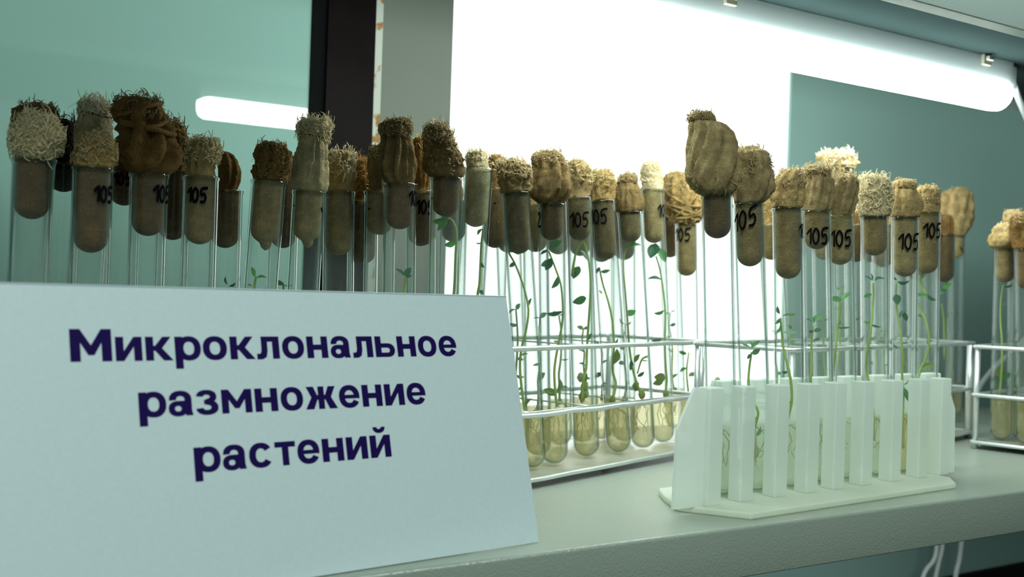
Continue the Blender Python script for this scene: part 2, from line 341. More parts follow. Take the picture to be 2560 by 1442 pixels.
# ------------------------------------------------------------------ tent card with lettering
CB = Vector((.3524, .4968, .0005)); CU = Vector((.136, .013, 0)).normalized(); CN = Vector((-CU.y, CU.x, 0))
LEAN, HGT = .03653, .13502; CT = (CN*LEAN+Vector((0, 0, HGT))).normalized(); CLEN = math.hypot(LEAN, HGT)
CF = CU.cross(CT).normalized()                       # out of the printed face
Wc = .2885; th = .0006
card = thing('tent_card', 'white folded cardboard sign with three lines of dark indigo lettering, standing at the front edge', 'sign', CB-CU*Wc/2)
inv = Matrix.Translation(-(CB-CU*Wc/2))
def panel(name, p0, up, nrm):
    v = []
    for d in (0, -th):
        for a, c in ((-Wc, 0), (0, 0), (0, 1), (-Wc, 1)):
            v.append(inv @ (CB+CU*a+(p0+up*c)+nrm*d))
    return new_mesh(name, v, [(0,1,2,3),(7,6,5,4),(0,4,5,1),(1,5,6,2),(2,6,7,3),(3,7,4,0)], M_CARD, card, False)
panel('front_panel', Vector((0, 0, 0)), CT*CLEN, CF)
top = CT*CLEN; back_foot = CN*(LEAN*1.75)
bn = CU.cross(top-back_foot).normalized()
panel('back_panel', back_foot, (top-back_foot)-CN*.0004, bn)
# heavy grotesque letters, drawn as overlapping flat pieces; unit = x-height
def R4(x0, y0, x1, y1): return [(x0, y0), (x1, y0), (x1, y1), (x0, y1)]
def ring(cx, cy_, rx, ry, ix, iy, a0=0, a1=360):
    n = max(6, int(abs(a1-a0)/9)); out = []
    def pt(rx_, ry_, a):
        # slightly squared bowls
        c, s_ = math.cos(a), math.sin(a); e = .90
        return (cx+rx_*math.copysign(abs(c)**e, c), cy_+ry_*math.copysign(abs(s_)**e, s_))
    for i in range(n):
        t0, t1 = math.radians(a0+(a1-a0)*i/n), math.radians(a0+(a1-a0)*(i+1)/n)
        out.append([pt(ix, iy, t0), pt(rx, ry, t0), pt(rx, ry, t1), pt(ix, iy, t1)])
    return out
def mirror(q, c): return [[(2*c-x, y) for x, y in p][::-1] for p in q]
S = .30
def arm(x, w):
    return [[(x, .41), (x+.26, .52), (x, .62)], [(x, .62), (x+.26, .52), (w-.03, 1), (w-.35, 1)], [(x, .41), (w-.33, 0), (w+.03, 0), (x+.26, .52)]]
def em(w, h, st, notch, foot):
    c = w/2; fw = .09*w/1.2
    q = [[(st, h), (st, h*.575), (c-fw, foot), (c, notch)]]
    return [R4(0, 0, st, h), R4(w-st, 0, w, h)]+q+mirror(q, c)+[[(c, notch), (c-fw, foot), (c+fw, foot)]]
I_ = [R4(0, 0, S, 1), R4(.97-S, 0, .97, 1), [(S, 0), (.97-S, .59), (.97-S, 1), (S, .41)]]
K_ = arm(.36, 1.0)
ZH = [R4(.545, 0, .815, 1), R4(.46, .41, .90, .62)]+[[(x+.50, y) for x, y in p] for p in arm(.36, .86)]
ZH += mirror(ZH[2:], .68)
GLY = {
 'М': (em(1.46, 1.32, .36, .66, .26), 1.46), 'м': (em(1.22, 1, .285, .50, .20), 1.22), 'и': (I_, .97),
 'й': (I_+ring(.485, 1.37, .29, .27, .10, .09, 180, 360), .97), 'к': ([R4(0, 0, S, 1), R4(S-.02, .41, .37, .62)]+K_, 1.03),
 'р': ([R4(0, -.36, S, 1)]+ring(.54, .5, .47, .52, .205, .285), 1.01), 'о': (ring(.485, .5, .485, .52, .21, .285), .97),
 'л': ([R4(.97-S, 0, .97, 1), R4(.20, .77, .97, 1), [(.20, .42), (.46, .36), (.46, .9), (.20, .9)], [(.17, .27), (.40, .08), (.46, .36), (.20, .42)], [(.11, .225), (.24, -.015), (.40, .08), (.17, .27)], [(0, -.02), (.24, -.015), (.11, .225), (0, .23)]], .97),
 'н': ([R4(0, 0, S, 1), R4(.95-S, 0, .95, 1), R4(S-.02, .38, .97-S, .62)], .95),
 'а': ([R4(.61, .1, .88, .68), [(.645, 0), (.92, 0), (.88, .2), (.61, .2)], R4(.32, .43, .65, .605)]+ring(.455, .66, .425, .36, .155, .145, 0, 184)+ring(.36, .29, .36, .315, .12, .115), .92),
 'ь': ([R4(0, 0, S, 1), R4(S-.02, .45, .60, .66), R4(S-.02, 0, .60, .21)]+ring(.60, .33, .37, .33, .11, .12, -90, 90), .97),
 'е': (ring(.475, .5, .475, .52, .21, .29, -10, 180)+ring(.475, .5, .475, .52, .21, .29, 180, 332)+[R4(.15, .41, .945, .575)], .95),
 'з': (ring(.41, .735, .395, .285, .13, .085, -95, 176)+ring(.425, .29, .435, .31, .155, .105, 186, 455)+[R4(.31, .42, .50, .61)], .87),
 'ж': (ZH, 1.36), 'т': ([R4(0, .77, .86, 1), R4(.295, 0, .57, .9)], .86), 'с': (ring(.475, .5, .475, .52, .20, .29, 33, 327), .93)}
def text_line(body, u0, u1, vbase, xh):
    x = 0; polys = []; n_ = 0
    for ch in body:
        q, wd_ = GLY[ch]
        for p in q: polys.append([(x+a_, c_) for a_, c_ in p])
        x += wd_+.125-(.05 if ch in 'крт' else 0)
    tot = x-.125; k = (u1-u0)/tot; b = MB()
    for i, p in enumerate(polys):
        b.add([inv @ (CB+CU*(u0+a_*k)+CT*(vbase+c_*xh)+CF*(.00012+(i % 40)*.000001)) for a_, c_ in p], [tuple(range(len(p)))])
    o = b.build('lettering', M_TEXT, card, False); o['label'] = 'bold indigo lettering reading '+body
text_line('Микроклональное', -.2468, -.0402, .1052, .0110)
text_line('размножение', -.2184, -.0643, .0796, .0112)
text_line('растений', -.1947, -.0895, .0534, .0113)

# ------------------------------------------------------------------ racks
class Frame:
    def __init__(s, x, y, deg):
        a = math.radians(deg); s.o = Vector((x, y, 0)); s.u = Vector((math.cos(a), math.sin(a), 0)); s.v = Vector((-math.sin(a), math.cos(a), 0)); s.a = a
    def p(s, u, v, z=0): return s.o+s.u*u+s.v*v+Vector((0, 0, z))
    def z_for(s, px, v):
        """distance at which the row at depth v is crossed under picture column px"""
        q = ray(px, 1150); d = s.o+s.v*v
        # t*q = d + k*u
        det = q.x*(-s.u.y)+s.u.x*q.y
        return (d.x*(-s.u.y)+s.u.x*d.y)/det
FR1 = Frame(.444, .6328, 17.94); FR2 = Frame(1.04, .69, 14); FR3 = Frame(.982, .545, 12.7); FPL = Frame(.526, .540, 3.7)
FLOOR = .0079
def rounded(u0, u1, v0, v1, r=.006, n=4):
    out = []
    for cx, cy_, a0 in ((u1-r, v1-r, 0), (u0+r, v1-r, 90), (u0+r, v0+r, 180), (u1-r, v0+r, 270)):
        for k in range(n+1):
            a = math.radians(a0+90*k/n); out.append((cx+r*math.cos(a), cy_+r*math.sin(a)))
    return out
def wire_rack(fr, u0, u1, depth, label, rows, upos, post_r=.0028):
    M = Matrix.Translation(fr.p((u0+u1)/2, depth/2, .0003)) @ Matrix.Rotation(fr.a, 4, 'Z')
    t = thing('wire_rack', label, 'rack', mat=M, group='aluminium wire racks on the shelf')
    hu, hv = (u1-u0)/2, depth/2
    for z, r, nm in ((.0985, .0019, 'top_frame'), (.0515, .0019, 'middle_frame'), (.006, .0019, 'bottom_frame')):
        lp = rounded(-hu, hu, -hv, hv); b = MB()
        pts = [Vector((x, y, z)) for x, y in lp]
        # wires bent by hand: a little wave
        pts2 = []
        for i, p in enumerate(pts):
            q = pts[(i+1) % len(pts)]; L = (q-p).length; k = max(1, int(L/.03))
            for j in range(k):
                c = p.lerp(q, j/k); pts2.append(c+Vector((0, 0, .0004*math.sin(c.x*90+z*300))))
        pts2.append(pts2[0].copy()); b.tube(pts2, r, 8, False); b.build(nm, M_ALU, t)
    for x in (-hu+.003, hu-.003):
        for y in (-hv+.004, hv-.004):
            b = MB(); b.tube([(x, y, 0), (x, y, .0985)], post_r if x > 0 else .0026, 10); b.build('post', M_ALU, t)
    b = MB(); b.box((-hu+.002, -hv+.002, .0058), (hu-.002, hv-.002, .0070)); b.build('tray', M_TRAY, t, False)
    def clear(p, q):
        p, q = M @ Vector(p), M @ Vector(q); d = (q-p).normalized()
        for (f0, ax, L) in AXES:
            n_ = d.cross(ax); n_.normalize(); w_ = f0-p
            if abs(w_.dot(n_)) < RO+.0010:
                # closest point must lie on the wire
                h = (p.z-f0.z)/ax.z; c = f0+ax*h; s_ = (c-p).dot(d)
                if -.012 < s_ < (q-p).length+.012: return False
        return True
    for z in (.0985, .0515):
        for v in rows:
            for dv in (0, .004, -.004, .008, -.008, .012, -.012):
                p, q = (-hu, v+dv-hv, z), (hu, v+dv-hv, z)
                if clear(p, q): b = MB(); b.tube([p, q], .0007, 6); b.build('long_wire', M_ALU, t); break
        for u in upos:
            for du in (0, .004, -.004, .008, -.008, .012, -.012, .016, -.016):
                x = u+du-(u0+u1)/2; p, q = (x, -hv, z-.0014), (x, hv, z-.0014)
                if abs(x) < hu-.004 and clear(p, q): b = MB(); b.tube([p, q], .0007, 6); b.build('cross_wire', M_ALU, t); break
    return t
# milky plastic rack
PMat = Matrix.Translation(FPL.p(0, 0)) @ Matrix.Rotation(FPL.a, 4, 'Z'); PInv = PMat.inverted()
prk = thing('plastic_rack', 'milky translucent plastic rack with posts and a flat flanged base, at the shelf front', 'rack', mat=PMat)
def pl(x, y): return (PInv @ Vector((x, y, 0))).xy
base = [pl(.5081, .4882), pl(.7411, .5043)]
bu0, bv0 = base[0]; bu1, bv1 = base[1]
poly = [(bu0, bv0), (bu1, bv1), (bu1+.022, bv1+.018), (bu1+.022, .024), (bu1, .041), (bu0+.01, .041), (-.016, .036), (-.029, .018), (-.043, -.006), (-.042, -.012)]
b = MB(); b.prism(poly, .0004, .0045); bevel(b.build('base', M_PLASTIC_BASE, prk, False), .0012)
def u_for(px, v):
    z = FPL.z_for(px, v); P = at(px, 1150, z); P.z = 0; return (PInv @ P).x
HP = .0805
fpost = [u_for(x, -.0175) for x in (1772, 1853, 1938, 2016, 2082, 2152, 2224, 2292, 2345)]
rpost = [u_for(x, .0195) for x in (1806, 1893, 1975, 2050, 2115, 2188, 2258, 2316)]
def post(u, v, w, d, h):
    b = MB(); b.prism([(u-w, v-d), (u+w, v-d), (u+w*.9, v+d), (u-w*.9, v+d)], .0045, h); o = b.build('post', M_PLASTIC, prk, False); bevel(o, .0007, 1)
    b = MB()
for u in fpost: post(u, -.0175, .0066, .0058, HP)
for u in rpost: post(u, .0195, .0112, .0042, HP)
def fin(u0, u1, v):
    s = 1 if u1 > u0 else -1
    b = MB(); Mx = Matrix(((1, 0, 0, 0), (0, 0, -1, v), (0, 1, 0, 0), (0, 0, 0, 1)))
    ps = [(u0, .0045), (u1, .0045), (u1-s*.0016, .055), (u1-s*.016, HP), (u0, HP)]
    if s < 0: ps = ps[::-1]
    b.prism(ps, -.0012, .0012, Mx); o = b.build('end_fin', M_PLASTIC, prk, False)
fin(fpost[0]-.005, fpost[0]-.032, -.0175); fin(fpost[-1]+.005, fpost[-1]+.022, -.0175)
fin(rpost[0]-.005, rpost[0]-.028, .0195); fin(rpost[-1]+.005, rpost[-1]+.02, .0195)

# ------------------------------------------------------------------ test tubes
RO, RI = .0105, .0092
def tube_mesh(L, parent):
    seg = 28; prof = []
    prof += [(RI, L-.004, 2), (RI*1.0, L-.0012, 2), ((RI+RO)/2, L, 2), (RO+.0005, L-.0008, 2), (RO+.0006, L-.0018, 2), (RO, L-.0032, 0)]
    prof += [(RO, L*.5, 0)]
    for k in range(0, 7):
        a = math.pi/2*k/6.5; prof.append((RO*math.cos(a), RO-RO*math.sin(a), 0))
    t = RO-RI
    for k in range(6, -1, -1):
        a = math.pi/2*k/6.5; prof.append((RI*math.cos(a), RO-RI*math.sin(a), 1))
    prof.append((RI, L-.004, 1))
    v = []; f = []; mi = []
    for r, z, m in prof:
        for k in range(seg):
            a = 2*math.pi*k/seg; v.append((r*math.cos(a), r*math.sin(a), z))
    for i in range(len(prof)-1):
        if i == 13: continue
        for k in range(seg):
            k2 = (k+1) % seg; f.append((i*seg+k, i*seg+k2, (i+1)*seg+k2, (i+1)*seg+k)); mi.append(prof[i][2] if i != 5 else 0)
    f.append(tuple(13*seg+k for k in range(seg))); mi.append(0); f.append(tuple(14*seg+k for k in range(seg))[::-1]); mi.append(1)
    return new_mesh('glass_tube', v, f, [M_GLASS, M_GLASS_IN, M_RIM], parent, True, mi)

def interp(prof, y):
    for a, b_ in zip(prof, prof[1:]):
        if a[0] <= y <= b_[0]:
            t = (y-a[0])/max(1e-6, b_[0]-a[0]); s = t*t*(3-2*t)*.5+t*.5
            return (a[1]+(b_[1]-a[1])*s, a[2]+(b_[2]-a[2])*s)
    return prof[-1][1:]
LAB = {}
def leaf_variants():
    out = []
    for (wid, fold, curl, tip) in ((.62, .22, .12, .9), (.50, .35, -.18, 1.1), (.72, .14, .22, .8)):
        v = []; f = []; n = 7
        for i in range(n+1):
            t = i/n; hw = .5*wid*math.sin(math.pi*min(1, t**tip))**.8 if 0 < t < 1 else .012
            for j in (-1, -.5, 0, .5, 1):
                v.append((t, j*hw, abs(j)*hw*fold*2+curl*t*t))
        for i in range(n):
            for j in range(4): f.append((i*5+j, i*5+j+1, i*5+j+6, i*5+j+5))
        for k in range(4):
            me = bpy.data.meshes.new('leaf'); me.from_pydata(v, [], f); me.materials.append(LEAFM[k])
            me.polygons.foreach_set('use_smooth', [True]*len(me.polygons)); out.append(me)
    return out
LEAVES = leaf_variants()
DIG = {'1': ([[(0, .62), (.42, 1), (.36, 0)]], .55), '0': ([[(.3, 1), (.06, .7), (.04, .3), (.25, .02), (.48, .25), (.52, .7), (.3, 1)]], .68),
       '5': ([[(.78, 1.0), (.22, .92), (.16, .52), (.45, .58), (.58, .3), (.4, .04), (.06, .05)]], .8), '2': ([[(.05, .8), (.3, 1), (.5, .75), (.35, .4), (.02, .05), (.65, .0)]], .75),
       '-': ([[(0, .5), (.5, .62)]], .6), 'v': ([[(0, .5), (.35, .1)]], .5)}
def marking(parent, text, s0, zc, h, wd=.0011, rise=0.0, R=RO+.00015, a_cam=0.0):
    b = MB(); s = s0
    for ch in text:
        strokes, adv = DIG[ch]
        for st in strokes:
            pts = smooth_path([Vector((x, y, 0)) for x, y in st], 4) if ch != '1' else [Vector((x, y, 0)) for x, y in st]
            if ch == '1':
                q = []
                for a_, c_ in zip(pts, pts[1:]):
                    for k in range(4): q.append(a_.lerp(c_, k/4))
                q.append(pts[-1]); pts = q
            P2 = [Vector((s+p.x*h, zc+(p.y-.5)*h+rise*(s+p.x*h-s0), 0)) for p in pts]
            vs = []
            for i, p in enumerate(P2):
                t = P2[min(i+1, len(P2)-1)]-P2[max(i-1, 0)]; t.normalize(); nn = Vector((-t.y, t.x, 0))
                for sg in (-1, 1):
                    q = p+nn*sg*wd*.5; an = a_cam+(s0+(q.x-s0)*.72)/R
                    vs.append(Vector((R*math.cos(an), R*math.sin(an), q.y)))
            b.add(vs, [(2*i, 2*i+1, 2*i+3, 2*i+2) for i in range(len(P2)-1)])
        s += adv*h
    o = b.build('marking', M_INK, parent); o['label'] = 'handwritten black number'; return o

AXES = []
def make_tube(id_, fr, v, rim, foot, prof, plug, col, label, group, folds=None, fray=(), marks=(), plant=None, gel=(.040, M_GEL), seed=0, nub=0, sideglow=None, lump=.05, rimoff=0, tcol=None, tie=(), yarn=()):
    rnd = random.Random(hash_id(id_)); noff = Vector((rnd.uniform(0, 50), rnd.uniform(0, 50), rnd.uniform(0, 50)))
    z = fr.z_for(foot, v)
    # foot on the rack floor under picture column `foot`
    fl = .0047 if fr is FPL else FLOOR
    lo, hi = 600.0, 1900.0
    for _ in range(40):
        mid = (lo+hi)/2
        if at(foot, mid, z).z > fl: lo = mid
        else: hi = mid
    F0 = at(foot, lo, z); R0 = at(rim[0], rim[1], z)
    ax = (R0-F0); L = ax.length; ax.normalize()
    F0 = F0 + Vector((0, 0, RO*(1-ax.z)))
    xa = (IR-ax*IR.dot(ax)).normalized(); ya = ax.cross(xa)
    M = Matrix((xa, ya, ax)).transposed().to_4x4(); M.translation = F0; MI = M.inverted()
    t = thing('test_tube', label, 'test tube', mat=M, group=group)
    tube_mesh(L, t); AXES.append((F0, ax, L))
    def loc(x, y): return MI @ at(x, y, z)
    k = z/FPX                                   # metres per pixel
    acam = -math.pi/2                           # local angle that faces the viewer (local y runs away)
    # ---- stopper
    seg = 88; rings = []
    y0 = prof[0][0]; y1 = prof[-1][0]; nb = 36
    for i in range(nb+1):
        s = i/nb; s = s**1.25; y = y0+(y1-y0)*s
        xc, hw = interp(prof, y)
        cap = (y-y0)/max(6.0, min(22.0, prof[min(2, len(prof)-1)][2]*.42))
        if cap < 1: hw = max(hw, interp(prof, y0+6)[1])*max(.06, math.sqrt(max(0, 1-(1-cap)**2)))
        P = loc(xc, y); rings.append((P, hw*k, 1.0))
    zb = loc(rim[0], plug).z; rp = RI*.965
    zt = min(L+.0005, rings[-1][0].z-.0008)
    npl = 8
    for i in range(npl+1):
        zz = L-.001+(zb+rp*.9-(L-.001))*i/npl; rings.append((Vector((0, 0, zz)), rp, .0))
    for i in range(1, 7):
        a = math.pi/2*i/6; rr = rp*math.cos(a); rings.append((Vector((0, 0, zb+rp*.9-rp*.9*math.sin(a))), max(rr, rp*.06), 0.0))
    if nub:
        rings = rings[:-2]+[(Vector((.001, 0, zb-.0002)), rp*.42, 0), (Vector((.0012, 0, zb-.003)), rp*.3, 0), (Vector((.0012, 0, zb-.0045)), rp*.06, 0)]
    creases = []; shaggy = sum(f_[2] for f_ in fray) >= 190
    if folds:
        nf, depth, tw = folds
        for i in range(nf): creases.append((2*math.pi*(i+rnd.uniform(-.3, .3))/nf, depth*rnd.uniform(.8, 1.7), rnd.uniform(.09, .19), tw*rnd.uniform(.6, 1.4)))
    vs = []; ztop = rings[0][0].z; span = max(1e-4, ztop-L)
    for (P, r, bw) in rings:
        hh = (P.z-L)/span
        for j in range(seg):
            a = 2*math.pi*j/seg; d = Vector((math.cos(a), math.sin(a), 0)); rr = r
            q = P+d*r
            n1 = noise.noise(q*130+noff); n2 = noise.noise(q*330+noff); n3 = noise.noise(q*800+noff)
            if bw:
                edge = min(1, max(0, hh)*6)
                rr *= 1+(lump*1.3*n1+lump*.8*n2+lump*.35*n3)*(.3+.7*edge)
                # soft wrinkles running askew round the cloth
                wr = noise.noise(Vector((math.cos(a)*2.2, math.sin(a)*2.2, hh*2.6+a*.35))+noff)
                rr *= 1-.07*(1-abs(wr)*3.2 if abs(wr) < .31 else 0)*(.2+.8*edge)
                if shaggy: rr *= 1+(.10*abs(n2)+.10*abs(n3)+.04*noise.noise(q*1600+noff)-.07)*edge
                for (ca, dep, wd, tw) in creases:
                    da = (a-ca-tw*hh+math.pi) % (2*math.pi)-math.pi
                    rr *= 1-dep*math.exp(-(da/wd)**2)*(.4+.6*edge)+dep*.35*math.exp(-((abs(da)-wd*2.2)/wd)**2)*(.4+.6*edge)
            else:
                rr *= 1-.012*abs(n1)-.012*abs(n2)
            vs.append(P+d*rr+(Vector((0, 0, n1*lump*r*.9)) if bw else Vector((0, 0, 0))))
    fs = []
    for i in range(len(rings)-1):
        for j in range(seg):
            j2 = (j+1) % seg; fs.append((i*seg+j, (i+1)*seg+j, (i+1)*seg+j2, i*seg+j2))
    fs.append(tuple(range(seg))); fs.append(tuple((len(rings)-1)*seg+j for j in range(seg))[::-1])
    nbf = nb*seg; mi = [0]*len(fs)
    for q in range(nbf+seg, len(fs)): mi[q] = 1
    st = new_mesh('stopper', vs, fs, [CL[col], CL[tcol or col]], t, True, mi)
    # ---- frayed threads: loose cotton, one joined part
    if fray:
        b = MB()
        for (fy0, fy1, n, ln, fc, up) in fray:
            for _ in range(int(n*2.1)):
                s = rnd.random(); y = fy0+(fy1-fy0)*s
                xc, hw = interp(prof, min(max(y, y0), y1)); P = loc(xc, y)
                a = rnd.uniform(0, 2*math.pi); d = Vector((math.cos(a), math.sin(a), 0))
                p = P+d*hw*k*rnd.uniform(.82, 1.0)
                dr = (d*.32+Vector((rnd.gauss(0, .8), rnd.gauss(0, .8), rnd.gauss(up, .8)))).normalized()
                axis = Vector((rnd.gauss(0, 1), rnd.gauss(0, 1), rnd.gauss(0, 1))).normalized(); turn = rnd.uniform(.1, .8)
                step = ln*.001*rnd.uniform(.5, 1.4)/7; pts = [p]; Rm = Matrix.Rotation(turn, 3, axis)
                wild = rnd.random() < .07
                for _k in range(7):
                    p = p+dr*step; dr = (Rm @ dr-(d*.0 if wild else d*.12)).normalized()
                    e_ = p-P; rad_ = math.hypot(e_.x, e_.y)
                    if not wild and rad_ > hw*k*1.1: p = Vector((P.x+e_.x*hw*k*1.1/rad_, P.y+e_.y*hw*k*1.1/rad_, p.z))
                    pts.append(p)
                r0 = (.00016 if wild else .00029)*rnd.uniform(.6, 1.35)
                b.tube(pts, r0, 3, False, 0, [r0]*6+[r0*.8, r0*.4])
        o = b.build('frayed_threads', THREAD[fray[0][4]], st); o['kind'] = 'stuff'
        if fray[0][4] != col: o['label'] = fray[0][4]+' frayed cotton threads'
    for ty in tie:
        xc, hw = interp(prof, ty); P = loc(xc, ty); b = MB(); pts = []
        for i in range(33):
            a = 2*math.pi*i/32*1.5; rr = hw*k*(.97+.05*noise.noise(Vector((math.cos(a), math.sin(a), 3))*2+noff)); pts.append(P+Vector((math.cos(a)*rr, math.sin(a)*rr, .0009*math.sin(a*1.7+1)+.0006*i/32)))
        b.tube(pts, .00042, 5); b.build('tie_thread', CL['dark'], st)
    if yarn:
        b = MB()
        for (ya_, yb_, wob, yr) in yarn:
            pts = []
            for i in range(41):
                a = 2*math.pi*i/40+wob; yy = ya_+(yb_-ya_)*(.5+.5*math.cos(a+wob)); xc, hw = interp(prof, min(max(yy, y0), y1)); P = loc(xc, yy); rr = hw*k*(1.03+.04*math.sin(5*a))
                pts.append(P+Vector((math.cos(a)*rr, math.sin(a)*rr, 0)))
            b.tube(pts, yr, 6, False)
        b.build('yarn_winding', CL[col], st)
    # ---- writing
    for (txt, mx, my, hp, *rest) in marks:
        un = max(-.98, min(.98, (mx-loc_px(F0, R0, my))/(RO/k)))
        s0 = RO*math.asin(un)
        marking(t, txt, s0, loc(mx, my).z, hp*k, .0019 if hp > 25 else .0014, rest[0] if rest else 0, a_cam=acam)
    # ---- agar and roots
    gh, gm = gel
    seg2 = 20; pr = []
    for i in range(6):
        a = math.pi/2*(1-i/5.0); pr.append((max(.0006, (RI-.0002)*math.cos(a)), RO-(RI-.0002)*math.sin(a)))
    pr += [(RI-.0002, gh-.0008), (RI*.9, gh-.0012), (.0006, gh-.0016)]
    gv = [(r*math.cos(2*math.pi*j/seg2), r*math.sin(2*math.pi*j/seg2), zz) for r, zz in pr for j in range(seg2)]
    gf = [(i*seg2+j, i*seg2+(j+1) % seg2, (i+1)*seg2+(j+1) % seg2, (i+1)*seg2+j) for i in range(len(pr)-1) for j in range(seg2)]
    gf += [tuple(range(seg2))[::-1], tuple((len(pr)-1)*seg2+j for j in range(seg2))]
    new_mesh('agar_gel', gv, gf, gm, t)
    # ---- plantlet
    if plant is None: plant = random_plant(rnd, loc, F0, R0, L, z, gh)
    stems, leaves, callus = plant
    root_v = Vector((0, 0, gh))
    b = MB(); first = None
    for i, sp in enumerate(stems):
        rad = .00095
        pts = []
        for j, q in enumerate(sp):
            if len(q) == 3: p = Vector(q)
            else: p = loc(*q); p.y = .0035*math.sin(j*1.3+i)
            h_ = math.hypot(p.x, p.y)
            if h_ > RI*.86: p.x *= RI*.86/h_; p.y *= RI*.86/h_
            p.z = max(.012, min(p.z, L-.002)); pts.append(p)
        pts = smooth_path(pts, 4); nn = len(pts)
        b.tube(pts, rad, 6, True, 0, [rad*(.75+.5*j/nn) for j in range(nn)])
    if b.v:
        pl_ = b.build('plantlet', M_STEM, t)
    else:
        pl_ = new_mesh('plantlet', [(0, 0, gh), (.001, 0, gh), (0, .001, gh)], [(0, 1, 2)], M_STEM, t)
    for (lx, ly, ang, ln, face, lk) in leaves:
        P = loc(lx, ly) if lk < 100 else None
        a = math.radians(ang); dcam = Vector((math.cos(a), 0, math.sin(a))); tocam = Vector((0, -1, 0))
        side = dcam.cross(tocam).normalized()
        fz = face; nrm = (tocam*fz+side*math.sqrt(max(0, 1-fz*fz))*(1 if rnd.random() < .5 else -1)).normalized()
        P.y = rnd.uniform(-.002, .002)
        lw_ = ln*k; dcam = (dcam+Vector((0, rnd.uniform(-.3, .3), 0))).normalized()
        # keep the leaf inside the glass
        e = P+dcam*lw_
        for q in (P, e):
            h_ = math.hypot(q.x, q.y)
            if h_ > RI*.9: q.x *= RI*.9/h_; q.y *= RI*.9/h_
        dcam = (e-P); lw_ = max(dcam.length, lw_*.6); dcam.normalize()
        nrm = (nrm-dcam*nrm.dot(dcam)).normalized(); yv = nrm.cross(dcam)
        Ml = Matrix((dcam*lw_, yv*lw_, nrm*lw_)).transposed().to_4x4(); Ml.translation = P
        o = bpy.data.objects.new('leaf', LEAVES[(rnd.randrange(3))*4+lk % 4]); COL.objects.link(o); o.parent = pl_; o.matrix_local = Ml
    if callus:
        b = MB()
        for (cx, cy_, r1) in callus:
            P = loc(cx, cy_); P.y = 0; r = r1*k
            h_ = abs(P.x)
            if h_+r > RI*.9: P.x *= max(.05, (RI*.9-r))/h_
            b.tube([P+Vector((0, 0, r*1.3)), P+Vector((r*.2, 0, r*.8)), P, P-Vector((0, 0, r*.9)), P-Vector((r*.15, 0, r*1.4))], r, 9, True, 0, [r*.35, r*.8, r, r*.75, r*.2])
        for i, v_ in enumerate(b.v): b.v[i] = v_+Vector((noise.noise(v_*900), noise.noise(v_*900+Vector((7, 0, 0))), 0))*.0012
        b.build('callus', M_CALLUS, pl_)
    b = MB()
    for i in range(7 if gh > .02 else 0):
        p = Vector((rnd.uniform(-.002, .002), rnd.uniform(-.002, .002), gh-.002)); pts = [p]; a = rnd.uniform(0, 6.28); d = Vector((math.cos(a)*.6, math.sin(a)*.6, -.5))
        for _ in range(7):
            p = p+d*.0042; h_ = math.hypot(p.x, p.y)
            if h_ > RI*.92: p.x *= RI*.92/h_; p.y *= RI*.92/h_; d.x *= -.2; d.y *= -.2
            p.z = max(p.z, .004); d = (d+Vector((rnd.gauss(0, .35), rnd.gauss(0, .35), rnd.gauss(-.2, .25)))).normalized(); pts.append(p.copy())
        b.tube(smooth_path(pts, 2), .0003, 4)
    if b.v: b.build('roots', M_ROOT, pl_)
    return t
def hash_id(s):
    h = 17
    for ch in s: h = (h*131+ord(ch)) % 1000003
    return h
def project(P):
    d = P-CAM; zz = d.dot(FW); return 1280+FPX*d.dot(IR)/zz, 721-FPX*d.dot(IU)/zz
def loc_px(F0, R0, y):
    a, b_ = project(F0), project(R0); t = (y-a[1])/(b_[1]-a[1]); return a[0]+(b_[0]-a[0])*t
def random_plant(rnd, loc, F0, R0, L, z, gh):
    """stem up the tube with leaf pairs, in the tube's own frame"""
    hgt = L*rnd.uniform(.42, .66); n = 6; x = 0; sp = []
    a = project(F0); b_ = project(R0)
    def px(h): t = h/L; return a[0]+(b_[0]-a[0])*t, a[1]+(b_[1]-a[1])*t
    pts = []; off = 0
    for i in range(n+1):
        h = gh-.004+(hgt-gh)*i/n; q = px(h); pts.append((q[0]+off, q[1])); off += rnd.uniform(-6, 6); off = max(-14, min(14, off))
    lv = []
    for i in range(1, n+1):
        if rnd.random() < .65 or i == n:
            for sg in ((-1, 1) if i == n else (rnd.choice((-1, 1)),)):
                ang = rnd.uniform(-25, 45); ang = ang if sg > 0 else 180-ang
                lv.append((pts[i][0], pts[i][1], ang, rnd.uniform(14, 26)*.9/z, rnd.uniform(.25, .95), rnd.choice((0, 0, 1, 1, 2, 3))))
    return ([pts[::-1]], lv, [(pts[0][0], pts[0][1]-4, 6)])

GL = 'stoppered test tubes in the left wire rack behind the sign'
GM = 'stoppered test tubes in the middle wire rack'
GP = 'stoppered test tubes in the milky plastic rack'
GB = 'stoppered test tubes in the rack behind the plastic rack'
GR = 'stoppered test tubes in the rack at the right edge'
T = make_tube
NOP = ([], [], [])
